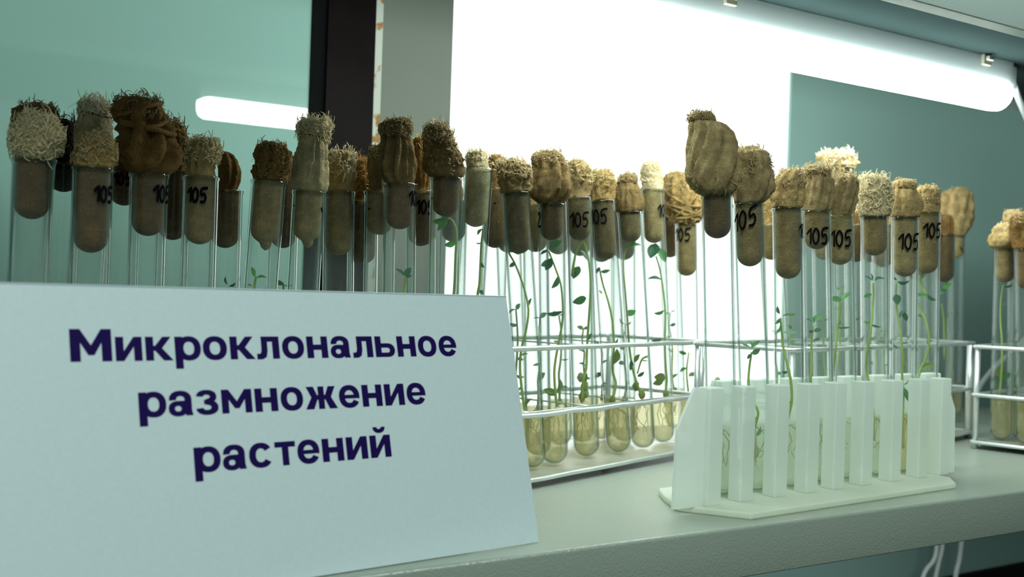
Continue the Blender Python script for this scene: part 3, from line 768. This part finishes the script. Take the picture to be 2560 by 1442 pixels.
# ---- left rack
T('A1', FR1, .100, (83, 395), 53, [(284, 95, 22), (298, 95, 40), (320, 92, 55), (345, 92, 63), (370, 90, 60), (385, 86, 52), (396, 84, 47)], 548, 'cream',
  'leftmost tube, with a pale shaggy cotton mop on a dark brown plug', GL, None, [(290, 390, 520, 7, 'cream', .2)], lump=.10, tcol='dark')
T('B1', FR1, .150, (92, 392), 15, [(255, 98, 25), (266, 96, 42), (285, 93, 55), (310, 90, 58), (345, 88, 55), (370, 90, 48), (394, 92, 42)], 520, 'brown',
  'tube with a smooth brown cloth bulb rising behind the leftmost pale mop', GL, (5, .12, .5), [(257, 300, 90, 5, 'brown', .1)], lump=.06)
T('B2', FR1, .158, (160, 410), 125, [(296, 160, 12), (306, 162, 20), (330, 163, 26), (360, 160, 27), (390, 155, 28), (408, 158, 30)], 480, 'black',
  'tube with a blackish ragged stopper between the pale mop and the white bulb', GL, (6, .15, .3), [(300, 408, 170, 10, 'black', -.5)], lump=.10)
T('A2', FR1, .085, (233, 416), 205, [(334, 250, 14), (342, 248, 28), (358, 245, 40), (378, 240, 48), (398, 236, 51), (416, 234, 49)], 632, 'olive',
  'tube with a short yellow-brown mop on a long dark plug before the cream bulb', GL, (4, .12, .4), [(338, 400, 260, 6, 'olive', .1)], [('105', 252, 487, 40)], lump=.10, tcol='dark')
T('A2b', FR1, .135, (232, 425), 175, [(255, 236, 18), (262, 236, 36), (278, 240, 42), (290, 238, 40), (310, 236, 44), (345, 234, 48), (385, 232, 50), (424, 232, 46)], 560, 'cream',
  'tube with a tall smooth cream bulb and white frayed crown, second from the left behind', GL, None, [(256, 292, 260, 7, 'white', .3)], tie=(291,), lump=.03)
T('A3', FR1, .092, (373, 432), 348, [(240, 350, 20), (246, 348, 45), (258, 345, 58), (275, 345, 62), (295, 350, 62), (312, 358, 56), (330, 366, 62), (360, 374, 72), (390, 376, 74), (415, 375, 62), (432, 374, 48)], 590, 'brown',
  'tube with the biggest dark brown twisted cloth bundle of the left rack', GL, (7, .24, 1.1), [(242, 300, 220, 6, 'brown', .1)], [('105', 396, 486, 42)], yarn=((300, 335, .3, .0016), (270, 325, 1.4, .0013), (252, 300, 2.6, .0013)), lump=.10, tcol='dark')
T('A3b', FR1, .150, (312, 432), 285, [(330, 318, 12), (350, 316, 28), (400, 314, 30), (432, 312, 26)], 514, 'dark',
  'tube with a short dark plug half hidden behind the biggest brown bundle', GL, (5, .1, .4), [], [('105', 300, 450, 30)])
T('A3c', FR1, .135, (436, 425), 410, [(302, 428, 12), (315, 430, 26), (345, 434, 38), (380, 440, 36), (405, 440, 30), (426, 438, 27)], 600, 'brown',
  'tube with a frayed brown stopper leaning out right of the biggest bundle', GL, (5, .16, .6), [(304, 390, 200, 7, 'brown', .1)], lump=.10, tcol='dark')
T('A4', FR1, .096, (503, 440), 478, [(343, 515, 16), (350, 514, 32), (365, 512, 42), (385, 508, 45), (402, 505, 42), (410, 500, 36), (425, 500, 36), (440, 502, 36)], 611, 'tan',
  'tube with a round cream frayed cap and a plug clearly marked 105, left rack', GL, (8, .08, .2), [(346, 408, 260, 5, 'cream', .1)], [('105', 480, 490, 36)], lump=.07, tcol='olive')
T('A4b', FR1, .130, (566, 473), 545, [(378, 562, 8), (386, 566, 18), (405, 570, 26), (430, 574, 28), (455, 573, 27), (474, 568, 25)], 620, 'brown',
  'tube with a narrow smooth brown cloth bulb right of the cream frayed cap', GL, (4, .1, .3), [], plant=([[(572, 720), (566, 740), (560, 790), (556, 900)]], [(570, 712, 110, 22, .6, 1), (572, 715, 20, 20, .6, 1)], []), lump=.04, tcol='brown')
T('A5', FR1, .088, (672, 450), 612, [(354, 676, 18), (362, 678, 34), (380, 682, 40), (400, 683, 42), (425, 680, 42), (440, 676, 40), (450, 674, 38)], 608, 'brown',
  'leaning tube with a dark brown crumpled stopper, below the lamp reflection', GL, (8, .22, .3), [(357, 445, 260, 5, 'brown', 0)], lump=.12, nub=1, tcol='olive',
  plant=([[(640, 690), (633, 715), (628, 760), (620, 900)]], [(637, 692, 115, 26, .5, 3), (640, 695, 15, 26, .5, 0), (628, 715, 175, 20, .5, 0)], []))
T('A5b', FR1, .140, (712, 448), 690, [(372, 712, 10), (390, 714, 20), (430, 714, 24), (448, 713, 24)], 620, 'brown',
  'tube with a brown plug just showing at the right behind the leaning dark tube', GL, None, [], tcol='brown')
# ---- middle rack
T('A6', FR1, .085, (773, 476), 728, [(295, 790, 18), (300, 790, 36), (315, 788, 44), (332, 785, 42), (344, 783, 36), (356, 782, 37), (390, 779, 43), (430, 776, 47), (460, 774, 48), (476, 773, 43)], 603, 'cream',
  'tube with a tall smooth cream cloth bulb and white frilled top, beside the dark frame', GL, (4, .10, .15), [(297, 346, 280, 6, 'cream', .1)], [('-', 738, 517, 16), ('v', 806, 520, 30)], tie=(344,), lump=.03, nub=1, tcol='tan', plant=NOP)
T('A7', FR1, .085, (848, 477), 840, [(374, 858, 16), (382, 856, 32), (400, 852, 38), (420, 850, 36), (440, 852, 38), (460, 850, 36), (477, 849, 35)], 638, 'tan',
  'tube with a cream frayed cap in front of the dark brown frame', GM, (5, .14, .3), [(376, 440, 230, 6, 'cream', 0)], [], lump=.08, tcol='olive', plant=NOP)
T('A7b', FR1, .088, (908, 500), 898, [(392, 898, 10), (405, 902, 22), (430, 908, 26), (460, 910, 24), (500, 909, 22)], 660, 'rust',
  'tube with an orange-brown frayed stopper against the rust-speckled strip', GM, (5, .16, .4), [(394, 480, 180, 7, 'rust', .1)], lump=.10, tcol='brown', plant=NOP)
T('A8b', FR1, .066, (950, 476), 940, [(362, 946, 10), (375, 945, 20), (410, 946, 26), (445, 950, 27), (476, 951, 25)], 587, 'moss',
  'tube with an olive stopper half hidden at the left of the dark pleated bulb', GM, (5, .12, .4), [(364, 400, 70, 5, 'olive', .2)], [('-', 925, 525, 14)], tcol='olive', plant=NOP)
T('A8', FR1, .027, (1000, 457), 992, [(293, 1008, 10), (301, 1000, 30), (315, 990, 41), (328, 989, 41), (340, 990, 36), (350, 992, 37), (385, 993, 44), (415, 993, 48), (440, 995, 44), (457, 999, 35)], 573, 'moss',
  'tube with a dark pleated cloth bulb under a ragged collar, left of the window', GM, (10, .20, .35), [(298, 345, 160, 4, 'tan', .2)], [('105', 1026, 497, 36)], tie=(345,), lump=.05, tcol='dark',
  plant=([[(1014, 690), (1011, 720), (1008, 770), (1000, 900)]], [(1012, 690, 150, 30, .5, 1), (1013, 690, 50, 26, .9, 1), (1014, 692, 20, 24, .5, 1)], []))
T('A8c', FR1, .070, (1052, 476), 1050, [(340, 1052, 10), (352, 1052, 20), (390, 1054, 25), (440, 1056, 26), (476, 1053, 24)], 615, 'rust',
  'tube with an orange-brown stopper between the pleated bulb and the stringy bulb', GM, (5, .14, .4), [(342, 380, 60, 5, 'straw', .2)], [('105', 1042, 520, 34)], tcol='brown')
T('A9', FR1, .027, (1115, 442), 1098, [(305, 1092, 10), (312, 1092, 24), (325, 1094, 34), (345, 1096, 40), (362, 1100, 43), (390, 1107, 49), (415, 1111, 52), (432, 1113, 50), (442, 1115, 42)], 541, 'moss',
  'tube with a stringy olive bulb and ragged top at the window\'s left edge', GM, (9, .08, 1.5), [(306, 362, 240, 5, 'tan', .2), (365, 440, 60, 4, 'olive', -.3)], [('-', 1080, 498, 14)], tie=(362,), lump=.05, tcol='dark',
  plant=([[(1118, 545), (1130, 550), (1141, 580), (1147, 640), (1146, 700), (1134, 745), (1128, 800), (1125, 900)]], [(1120, 545, 200, 40, .8, 3), (1118, 550, 240, 36, .7, 0), (1142, 605, 200, 32, .95, 3), (1120, 560, 150, 30, .6, 0)], []))
T('A10', FR1, .055, (1196, 420), 1150, [(374, 1194, 12), (380, 1193, 24), (395, 1192, 27), (410, 1193, 29), (421, 1195, 29)], 568, 'cream',
  'leaning tube with a pale plug sunk inside its neck, right of the stringy bulb', GM, None, [(376, 405, 130, 4, 'cream', .2)], [], lump=.05, tcol='cream',
  plant=([[(1208, 572), (1203, 610), (1201, 660), (1199, 710), (1194, 745), (1190, 850)]], [(1204, 655, -40, 24, .8, 1), (1199, 725, -20, 26, .9, 1), (1203, 608, 170, 14, .4, 1), (1206, 572, 230, 20, .8, 3)], []))
T('A10b', FR1, .085, (1240, 470), 1222, [(385, 1240, 10), (395, 1240, 20), (420, 1242, 24), (450, 1242, 24), (470, 1241, 22)], 620, 'brown',
  'tube with a brown frayed stopper squeezed behind the pale sunken plug', GM, (5, .14, .3), [(386, 440, 110, 5, 'straw', .2)], [('-', 1235, 512, 14)], lump=.09, tcol='brown')
T('A11', FR1, .027, (1289, 480), 1332, [(397, 1275, 18), (403, 1278, 34), (420, 1284, 42), (440, 1288, 43), (458, 1288, 42), (480, 1289, 38)], 635, 'tan_shaded',
  'tube with a rounded tan cloth cap, left of the bulky olive bulb', GM, (6, .16, .2), [(399, 445, 230, 5, 'tan', .2)], [], lump=.07, tcol='moss',
  plant=([[(1272, 632), (1290, 665), (1310, 720), (1321, 775), (1314, 830), (1304, 870), (1300, 920), (1306, 985), (1315, 1040)]], [(1283, 628, 0, 26, .9, 3), (1288, 655, 205, 24, .9, 0), (1322, 765, 60, 22, .5, 0), (1302, 890, 20, 20, .5, 2), (1312, 1020, 60, 30, .5, 2)], []))
T('A12', FR1, .027, (1378, 508), 1386, [(375, 1372, 14), (380, 1372, 30), (392, 1370, 40), (405, 1372, 43), (420, 1376, 46), (445, 1378, 50), (475, 1378, 52), (495, 1376, 46), (508, 1377, 33)], 600, 'moss',
  'tube with a bulky olive folded bulb overhanging its rim, marked 2', GM, (7, .12, .3), [(377, 412, 150, 5, 'olive', .2)], [('2', 1341, 550, 34)], tie=(411,), lump=.05, tcol='dark',
  plant=([[(1372, 628), (1388, 668), (1402, 710), (1412, 758), (1408, 800), (1398, 850), (1391, 890), (1386, 930), (1388, 980), (1392, 1015)]],
         [(1372, 622, 20, 48, .8, 0), (1370, 625, 215, 24, .6, 1), (1378, 645, 240, 34, .9, 1), (1382, 655, 200, 34, .9, 0), (1394, 690, -110, 36, .8, 0), (1408, 778, 180, 44, .5, 1), (1391, 985, 170, 38, .7, 2), (1393, 980, 70, 34, .8, 2)], []))
T('A12b', FR1, .060, (1338, 505), 1346, [(430, 1330, 12), (445, 1332, 24), (470, 1334, 25), (505, 1337, 23)], 630, 'straw',
  'tube with a straw-coloured plug peeping out left of the bulky olive bulb', GM, (5, .1, .3), [(432, 470, 80, 5, 'straw', .1)])
T('A13', FR1, .032, (1446, 492), 1467, [(400, 1440, 12), (406, 1440, 26), (425, 1444, 34), (450, 1448, 32), (472, 1449, 30), (492, 1447, 29)], 601, 'tan_shaded',
  'tube with a fluffy tan stopper marked 105, right of the bulky olive bulb', GM, (5, .12, .3), [(401, 460, 200, 6, 'straw', .3)], [('105', 1424, 552, 36)], lump=.09, tcol='moss',
  plant=([[(1456, 598), (1465, 620), (1472, 650), (1476, 700), (1474, 760), (1470, 830), (1468, 880), (1466, 920), (1458, 950), (1452, 1000)], [(1456, 598), (1442, 625), (1434, 660), (1430, 690)]],
         [(1452, 625, -70, 34, .5, 1), (1448, 665, 250, 36, .8, 0), (1440, 680, 200, 28, .7, 0), (1466, 745, 185, 46, .8, 0), (1470, 850, 50, 20, .5, 0), (1464, 915, 150, 20, .6, 0), (1460, 960, 60, 30, .5, 2)], [(1461, 965, 10), (1455, 990, 9), (1466, 985, 7)]))
T('A14', FR1, .027, (1506, 500), 1548, [(424, 1502, 12), (430, 1502, 26), (445, 1504, 33), (462, 1506, 34), (480, 1507, 33), (500, 1507, 30)], 650, 'straw',
  'tube with a ragged straw cap on a long plug, left of the bell-shaped bulb', GM, (5, .14, .3), [(425, 462, 200, 6, 'straw', .2)], [('105', 1468, 545, 36)], lump=.08, tcol='moss',
  plant=([[(1498, 668), (1508, 710), (1520, 750), (1530, 800), (1534, 860), (1532, 905), (1534, 935), (1540, 960), (1530, 1000)]], [(1500, 668, 200, 30, .8, 1), (1502, 680, 20, 24, .6, 0), (1506, 735, 150, 18, .6, 0), (1533, 910, 70, 40, .9, 2), (1532, 860, 40, 20, .5, 1)], [(1530, 1000, 8)]))
T('A15', FR1, .027, (1573, 528), 1609, [(432, 1572, 12), (438, 1570, 24), (450, 1568, 27), (458, 1568, 26), (480, 1572, 33), (505, 1575, 37), (520, 1575, 36), (529, 1574, 33)], 606, 'moss',
  'tube with a bell-shaped olive bulb and pinched top, second left of the tilted yarn bundle', GM, (5, .09, .3), [(433, 458, 110, 4, 'olive', .2)], [], tie=(458,), lump=.04, tcol='moss',
  plant=([[(1580, 612), (1563, 630), (1556, 670), (1559, 740), (1566, 800), (1573, 860), (1578, 895), (1584, 930), (1594, 965), (1602, 990)], [(1594, 935), (1605, 900), (1622, 890)]], [(1575, 618, 10, 42, .6, 3), (1570, 625, 40, 30, .6, 3), (1558, 788, 10, 34, .8, 0), (1578, 900, 230, 34, .7, 1), (1585, 905, 40, 26, .6, 2), (1605, 900, 0, 26, .4, 2), (1592, 940, 30, 22, .8, 1)], [(1582, 935, 9), (1590, 965, 9), (1604, 985, 9)]))
T('A16', FR1, .034, (1630, 474), 1658, [(404, 1626, 12), (410, 1627, 22), (425, 1628, 26), (450, 1629, 27), (474, 1630, 27)], 608, 'cream',
  'tube with a pale woolly plug, just left of the tilted yarn bundle', GM, None, [(405, 455, 190, 5, 'cream', .3)], [('105', 1641, 528, 30)], lump=.06, tcol='tan',
  plant=([[(1640, 640), (1650, 670), (1658, 720), (1662, 780), (1661, 850), (1664, 910), (1668, 950), (1664, 985)]], [(1640, 608, 250, 44, .9, 1), (1645, 620, -70, 40, .9, 0), (1655, 700, 165, 36, .4, 1), (1661, 775, 200, 28, .7, 0), (1656, 848, 175, 28, .5, 1), (1664, 945, 170, 34, 1, 2), (1660, 950, 190, 30, .9, 2)], [(1668, 960, 9), (1664, 985, 8)]))
T('A17', FR1, .050, (1715, 556), 1722, [(428, 1690, 14), (436, 1692, 30), (455, 1698, 42), (480, 1704, 50), (505, 1708, 50), (530, 1712, 46), (548, 1714, 40), (557, 1715, 33)], 690, 'straw',
  'tube with a tilted straw bundle wound with loose yarn, beside the big gauze bulb', GM, (9, .16, .8), [(430, 500, 160, 9, 'straw', 0), (500, 556, 60, 9, 'straw', -.3)], [('105', 1670, 588, 32)], yarn=((505, 545, .3, .0011), (490, 552, .9, .0009), (520, 548, 2.1, .0011), (450, 540, 1.5, .0010), (440, 545, 2.6, .0010), (432, 520, 1.1, .0009), (436, 500, 3.6, .0009)), lump=.08, tcol='straw',
  plant=([[(1722, 880), (1718, 930), (1722, 985)]], [(1718, 885, 150, 22, .6, 0), (1720, 940, 10, 34, .7, 2), (1718, 920, 200, 26, .7, 0)], []))
T('A17b', FR1, .078, (1672, 540), 1690, [(440, 1662, 10), (455, 1664, 20), (500, 1668, 23), (540, 1672, 22)], 644, 'brown',
  'tube with a dark brown plug in shadow behind the tilted yarn bundle', GM, (4, .1, .3), [], tcol='brown')
kb = 0
BK = [('olive', 'moss'), ('brown', 'brown'), ('dull tan', 'tan_shaded'), ('tan', 'tan_shaded')]
for (vv, fx, rx, ry, pb, where) in ((.082, 1120, 1135, 500, 605, 'below the stringy bulb'), (.083, 1290, 1268, 505, 632, 'below the rounded tan cap'), (.082, 1400, 1394, 500, 636, 'below the bulky olive bulb'),
        (.081, 1456, 1449, 520, 640, 'behind the fluffy tan stopper'), (.080, 1506, 1503, 520, 655, 'behind the ragged straw cap'), (.060, 1560, 1560, 525, 650, 'behind the bell-shaped bulb')):
    nm, c = BK[kb % 4]; kb += 1
    T('K%d' % kb, FR1, vv, (rx, ry), fx, [(ry-62, rx-4, 10), (ry-50, rx-3, 20), (ry-25, rx-1, 24), (ry, rx, 22)], pb, c,
      'back-row tube with a %s plug %s' % (nm, where), GM, (4, .1, .3), [(ry-60, ry-30, 60, 4, c, .2)])
# ---- plastic rack
GC = (.047, M_GELC)
T('P1', FPL, 0, (1792, 486), 1806, [(277, 1751, 14), (283, 1751, 29), (295, 1752, 35), (304, 1755, 33), (312, 1766, 46), (335, 1776, 57), (370, 1781, 65), (410, 1783, 68), (445, 1783, 67), (465, 1784, 60), (480, 1788, 50), (487, 1791, 39)], 596, 'gauze',
  'tube with the largest gauze-wrapped bulb of all, standing first in the milky plastic rack', GP, (6, .13, 1.5), [(279, 302, 90, 4, 'olive', .1), (425, 487, 60, 6, 'tan', -.6)], [], tie=(305,), lump=.03, gel=GC, tcol='dark',
  plant=([[(1800, 1030), (1798, 1065), (1797, 1100)]], [(1799, 1030, 80, 22, .6, 0), (1799, 1050, -80, 36, .6, 1)], []))
T('P2', FPL, 0, (1871, 507), 1892, [(364, 1870, 16), (370, 1872, 34), (385, 1876, 46), (405, 1880, 49), (425, 1882, 48), (445, 1884, 49), (475, 1882, 50), (495, 1878, 44), (507, 1873, 38)], 666, 'gauze',
  'tube with a crumpled olive gauze knot, second in the plastic rack beside the largest bulb', GP, (6, .14, .8), [(366, 440, 170, 5, 'olive', .1)], [('105', 1825, 562, 46, .25)], lump=.08, gel=GC, tcol='olive',
  plant=([[(1879, 880), (1876, 920), (1873, 960), (1880, 1000), (1893, 1030), (1886, 1070), (1882, 1110)]], [(1878, 872, 160, 28, .4, 0), (1879, 870, 30, 30, .4, 0), (1880, 868, 100, 18, .6, 3), (1880, 885, 40, 24, .9, 0), (1879, 884, 220, 18, .9, 1), (1885, 1090, 50, 30, .8, 3), (1884, 1075, 110, 22, .7, 0)], [(1888, 1050, 6), (1886, 1130, 12)]))
T('P3', FPL, -.001, (1969, 518), 1975, [(420, 1978, 14), (428, 1978, 28), (445, 1974, 36), (465, 1971, 40), (490, 1969, 41), (508, 1969, 40), (519, 1969, 37)], 697, 'tan',
  'tube with a knotted tan crown and the longest ribbed plug, third in the plastic rack', GP, (6, .10, .5), [(422, 470, 150, 4, 'tan', .2)], [('105', 1991, 578, 34)], lump=.09, gel=GC, tcol='olive',
  plant=([[(1951, 795), (1957, 830), (1960, 870), (1966, 910), (1974, 950), (1980, 1000), (1972, 1050), (1964, 1085)]], [(1952, 795, 195, 34, .7, 0), (1950, 785, 120, 22, .7, 1), (1955, 790, 10, 26, .3, 0), (1950, 810, 230, 28, .6, 3), (1958, 832, -10, 34, .3, 0), (1968, 930, 170, 16, .8, 1), (1979, 1000, 220, 14, .5, 2)], []))
T('P4', FPL, .001, (2041, 526), 2052, [(410, 2043, 12), (415, 2042, 28), (428, 2040, 36), (440, 2042, 32), (450, 2045, 36), (475, 2045, 39), (505, 2043, 38), (526, 2041, 34)], 623, 'gauze',
  'tube with a pinched olive bulb and feathery top marked 105, fourth in the plastic rack', GP, (7, .12, .4), [(411, 442, 150, 5, 'tan', .2)], [('105', 2012, 592, 40)], tie=(441,), lump=.05, gel=GC, tcol='olive',
  plant=([[(2033, 815), (2032, 850), (2030, 890), (2026, 930), (2024, 960), (2040, 1040)]], [(2032, 805, 165, 32, .4, 0), (2033, 803, 20, 38, .4, 0), (2033, 808, 90, 18, .7, 3), (2032, 828, 175, 20, .8, 1), (2033, 828, 10, 20, .8, 1), (2034, 852, 20, 16, .7, 1)], []))
T('P5', FPL, .001, (2098, 537), 2112, [(433, 2110, 14), (438, 2110, 28), (452, 2110, 34), (470, 2108, 37), (500, 2104, 38), (522, 2100, 34), (538, 2098, 29)], 662, 'gauze',
  'tube with a seamed olive bulb marked 105, left of the cream thread brush', GP, (6, .13, .4), [(434, 462, 100, 4, 'tan', .2)], [('105', 2070, 598, 40)], lump=.05, gel=GC, tcol='tan',
  plant=([[(2105, 752), (2101, 790), (2095, 830), (2087, 870), (2080, 910), (2076, 950), (2090, 1040)]], [(2107, 752, 170, 42, .9, 0), (2106, 748, 30, 30, .4, 3), (2097, 818, 10, 30, .3, 1), (2095, 815, 60, 16, .4, 1)], []))
T('P6', FPL, 0, (2186, 539), 2190, [(435, 2180, 16), (442, 2180, 32), (460, 2184, 41), (490, 2187, 43), (515, 2187, 42), (530, 2186, 40), (540, 2186, 38)], 639, 'cream',
  'tube with a tall cream brush of loose threads, sixth in the plastic rack', GP, None, [(437, 530, 420, 7, 'cream', .5)], [], lump=.08, gel=GC, tcol='olive',
  plant=([[(2183, 706), (2187, 740), (2183, 780), (2175, 820), (2167, 870), (2166, 910), (2174, 950), (2184, 1030), (2180, 1100)]], [(2184, 702, 160, 28, .4, 1), (2185, 702, 20, 32, .4, 1), (2184, 700, 110, 18, .6, 1), (2181, 735, 190, 38, 1, 0), (2175, 808, 160, 26, .5, 3), (2178, 810, -10, 26, .3, 1), (2167, 868, 0, 20, .3, 1)], []))
T('P7', FPL, 0, (2263, 541), 2256, [(446, 2261, 16), (450, 2261, 27), (462, 2260, 30), (473, 2260, 29), (480, 2262, 33), (500, 2265, 40), (520, 2266, 41), (532, 2264, 38), (542, 2263, 35)], 692, 'tan',
  'tube with a mushroom-shaped tan stopper and a neat 105, seventh in the plastic rack', GP, (5, .06, .1), [(447, 470, 60, 2.5, 'tan', .2)], [('105', 2238, 605, 40)], tie=(474,), lump=.03, gel=(.047, M_GEL), tcol='tan',
  plant=([[(2241, 705), (2243, 750), (2248, 800), (2251, 850), (2253, 900), (2256, 940), (2262, 985), (2258, 1040), (2255, 1120)]], [(2242, 703, -5, 34, .5, 1), (2240, 700, 160, 20, .4, 1), (2238, 735, -80, 28, .9, 1), (2250, 795, 60, 26, .5, 1), (2262, 780, -60, 24, .5, 1), (2248, 870, 165, 32, .3, 1), (2258, 960, 30, 18, .5, 0), (2260, 970, -80, 34, .7, 0)], []))
T('P8', FPL, .004, (2318, 530), 2308, [(462, 2320, 14), (466, 2319, 25), (480, 2318, 31), (498, 2318, 32), (515, 2318, 31), (531, 2318, 29)], 684, 'tan',
  'tube with a rounded woolly tan stopper, last at the right of the plastic rack', GP, (5, .06, .2), [(463, 510, 130, 3, 'tan', .2)], [('105', 2298, 577, 36)], lump=.05, gel=(.047, M_GEL), tcol='olive',
  plant=([[(2298, 690), (2308, 715), (2318, 738)], [(2290, 735), (2302, 770), (2314, 805), (2319, 850), (2316, 890), (2304, 930), (2296, 960), (2296, 1040)]], [(2300, 690, 60, 20, .7, 0), (2318, 738, 190, 30, .6, 0), (2316, 736, -40, 26, .6, 1), (2308, 795, 160, 26, .7, 0), (2318, 860, 30, 18, .4, 1), (2300, 925, 30, 36, .8, 2)], []))
# ---- rack behind the plastic rack
T('Q1', FR2, .045, (1924, 560), 1960, [(468, 1924, 10), (480, 1924, 20), (510, 1926, 24), (560, 1925, 23)], 650, 'straw',
  'tube with a straw plug between the olive gauze knot and the knotted tan crown', GB, (5, .1, .3), [(470, 510, 60, 4, 'straw', .2)])
T('Q2', FR2, .060, (2092, 500), 2098, [(374, 2088, 18), (380, 2090, 40), (395, 2092, 47), (412, 2094, 45), (428, 2096, 32), (445, 2095, 22), (500, 2093, 20)], 600, 'yellow',
  'tube with a high fluffy cream cotton tuft standing out against the grey-green wall', GB, (6, .12, .3), [(376, 425, 260, 6, 'white', .2)], lump=.12, tcol='olive')
T('Q3', FR2, .035, (2138, 560), 2145, [(470, 2136, 10), (485, 2137, 20), (520, 2138, 24), (560, 2138, 22)], 655, 'brown',
  'tube with a brown plug in shadow left of the cream thread brush', GB, (4, .1, .3), [], tcol='brown')
T('Q4', FR2, .035, (2206, 560), 2212, [(490, 2206, 10), (505, 2206, 18), (560, 2206, 21)], 668, 'olive', 'tube with an olive plug showing between the thread brush and the mushroom stopper', GB, (4, .1, .3), [])
T('Q5', FR2, .070, (1985, 540), 1995, [(423, 1988, 10), (432, 1988, 22), (460, 1987, 24), (500, 1986, 24), (540, 1985, 22)], 640, 'tan',
  'tube with a tan rounded stopper peeping over the knotted tan crown', GB, (5, .1, .3), [(424, 450, 70, 4, 'yellow', .2)], lump=.07)
T('Q6', FR2, .035, (2060, 560), 2066, [(490, 2060, 10), (505, 2060, 18), (560, 2060, 20)], 650, 'olive', 'tube with a blurred olive plug behind the pinched olive bulb', GB, (4, .1, .3), [])
T('Q7', FR2, .030, (2290, 585), 2298, [(520, 2292, 10), (535, 2292, 18), (585, 2290, 21)], 700, 'olive', 'tube with an olive plug behind the rounded woolly tan stopper', GB, (4, .1, .3), [])
for i_, (vv, fx, rx, ry, pb, c, where) in enumerate(((.068, 2118, 2112, 560, 650, 'tan_shaded', 'behind the seamed olive bulb'), (.058, 2180, 2176, 565, 655, 'moss', 'hidden behind the cream thread brush'),
        (.048, 2229, 2227, 572, 660, 'brown', 'hidden behind the mushroom stopper'), (.058, 2262, 2262, 570, 662, 'tan_shaded', 'far behind the mushroom stopper'), (.052, 2318, 2314, 580, 678, 'moss', 'hidden behind the rounded woolly stopper'), (.074, 2205, 2200, 566, 655, 'moss', 'deep behind the cream thread brush'))):
    T('M%d' % i_, FR2, vv, (rx, ry), fx, [(ry-46, rx-2, 8), (ry-38, rx-1, 15), (ry-15, rx, 19), (ry, rx, 20)], pb, c, 'rear-rack tube with a small cloth plug, '+where, GB, (4, .1, .3), [])
T('P9', FR2, .030, (2362, 585), 2360, [(535, 2360, 8), (542, 2361, 18), (560, 2362, 20), (585, 2362, 21)], 705, 'dark',
  'tube with a narrow dark brown plug right of the last tube of the plastic rack', GB, (4, .1, .3), [(537, 560, 40, 3, 'brown', .2)], tcol='dark',
  plant=([[(2352, 735), (2362, 722), (2375, 715)], [(2357, 760), (2362, 800), (2360, 900)]], [(2356, 722, 30, 24, .7, 3), (2354, 735, 60, 22, .7, 0)], []))
T('P10', FR2, .070, (2390, 588), 2382, [(467, 2398, 14), (473, 2395, 28), (490, 2390, 40), (515, 2388, 44), (540, 2389, 43), (565, 2392, 36), (580, 2392, 26), (589, 2391, 21)], 645, 'yellow',
  'tube with a round yellow cotton ball, rightmost before the gap', GB, (5, .09, .5), [(469, 560, 80, 3, 'yellow', .1)], [('v', 2392, 618, 30)], lump=.05, tcol='yellow',
  plant=([[(2368, 795), (2372, 820), (2378, 850), (2377, 890), (2372, 940), (2370, 985)]], [(2370, 790, 20, 28, .4, 0), (2368, 792, 170, 20, .4, 0), (2371, 965, 170, 18, .5, 0)], []))
# ---- rack at the right edge
T('R1', FR3, .080, (2513, 619), 2502, [(555, 2520, 10), (560, 2516, 20), (572, 2512, 28), (580, 2511, 30), (590, 2510, 35), (605, 2509, 38), (615, 2511, 37), (620, 2512, 29)], 706, 'tan',
  'tube with a tan bell-shaped cloth cap, in front in the right-edge rack', GR, (4, .06, .1), [(556, 580, 60, 3, 'cream', .2)], lump=.04, tcol='olive',
  plant=([[(2508, 712), (2506, 750), (2503, 800), (2502, 850), (2501, 920), (2500, 990)]], [(2508, 716, 10, 26, .5, 1), (2506, 718, 160, 20, .5, 0), (2504, 765, 20, 14, .3, 0), (2500, 955, 40, 38, .8, 0), (2498, 945, 80, 30, .8, 2), (2500, 960, 110, 24, .8, 1)], []))
T('R2', FR3, .050, (2564, 620), 2570, [(530, 2556, 12), (537, 2556, 26), (555, 2558, 32), (585, 2560, 32), (620, 2562, 28)], 722, 'brown',
  'tube with a brown stopper cut off by the right edge of the picture', GR, (5, .1, .3), [(532, 560, 80, 4, 'yellow', .2)], lump=.07, tcol='brown')
T('R3', FR3, .078, (2543, 610), 2545, [(523, 2533, 10), (530, 2533, 22), (550, 2537, 25), (580, 2541, 24), (610, 2543, 22)], 700, 'yellow',
  'tube with a yellowish knobbly stopper rising between the two tubes at the right edge', GR, (6, .12, .3), [(524, 560, 80, 4, 'yellow', .2)], lump=.09, tcol='straw')
# ------------------------------------------------------------------ wire racks, their thin wires threaded between the tubes
ROWS = (.042, .072)
wire_rack(FR1, -.1275, .244, .105, 'aluminium wire rack of tubes with amber gel, in the middle behind the white sign', (.0125, .0415, .0715), [-.115+.044*k for k in range(9)])
FR0 = Frame(*FR1.p(0, .060).xy, 17.94)
wire_rack(FR0, -.47, -.134, .112, 'aluminium wire rack almost wholly hidden behind the left half of the white sign', (.015, .045, .075), [-.44+.036*k for k in range(9)])
wire_rack(FR2, -.388, 0, .096, 'aluminium wire rack standing behind the milky plastic rack', (.010, .042, .074), [-.345+.044*k for k in range(8)], .0040)
wire_rack(FR3, 0, .30, .098, 'aluminium wire rack at the right edge, cut off by the picture frame', (.012, .042, .072), [.04+.04*k for k in range(6)], .0042)
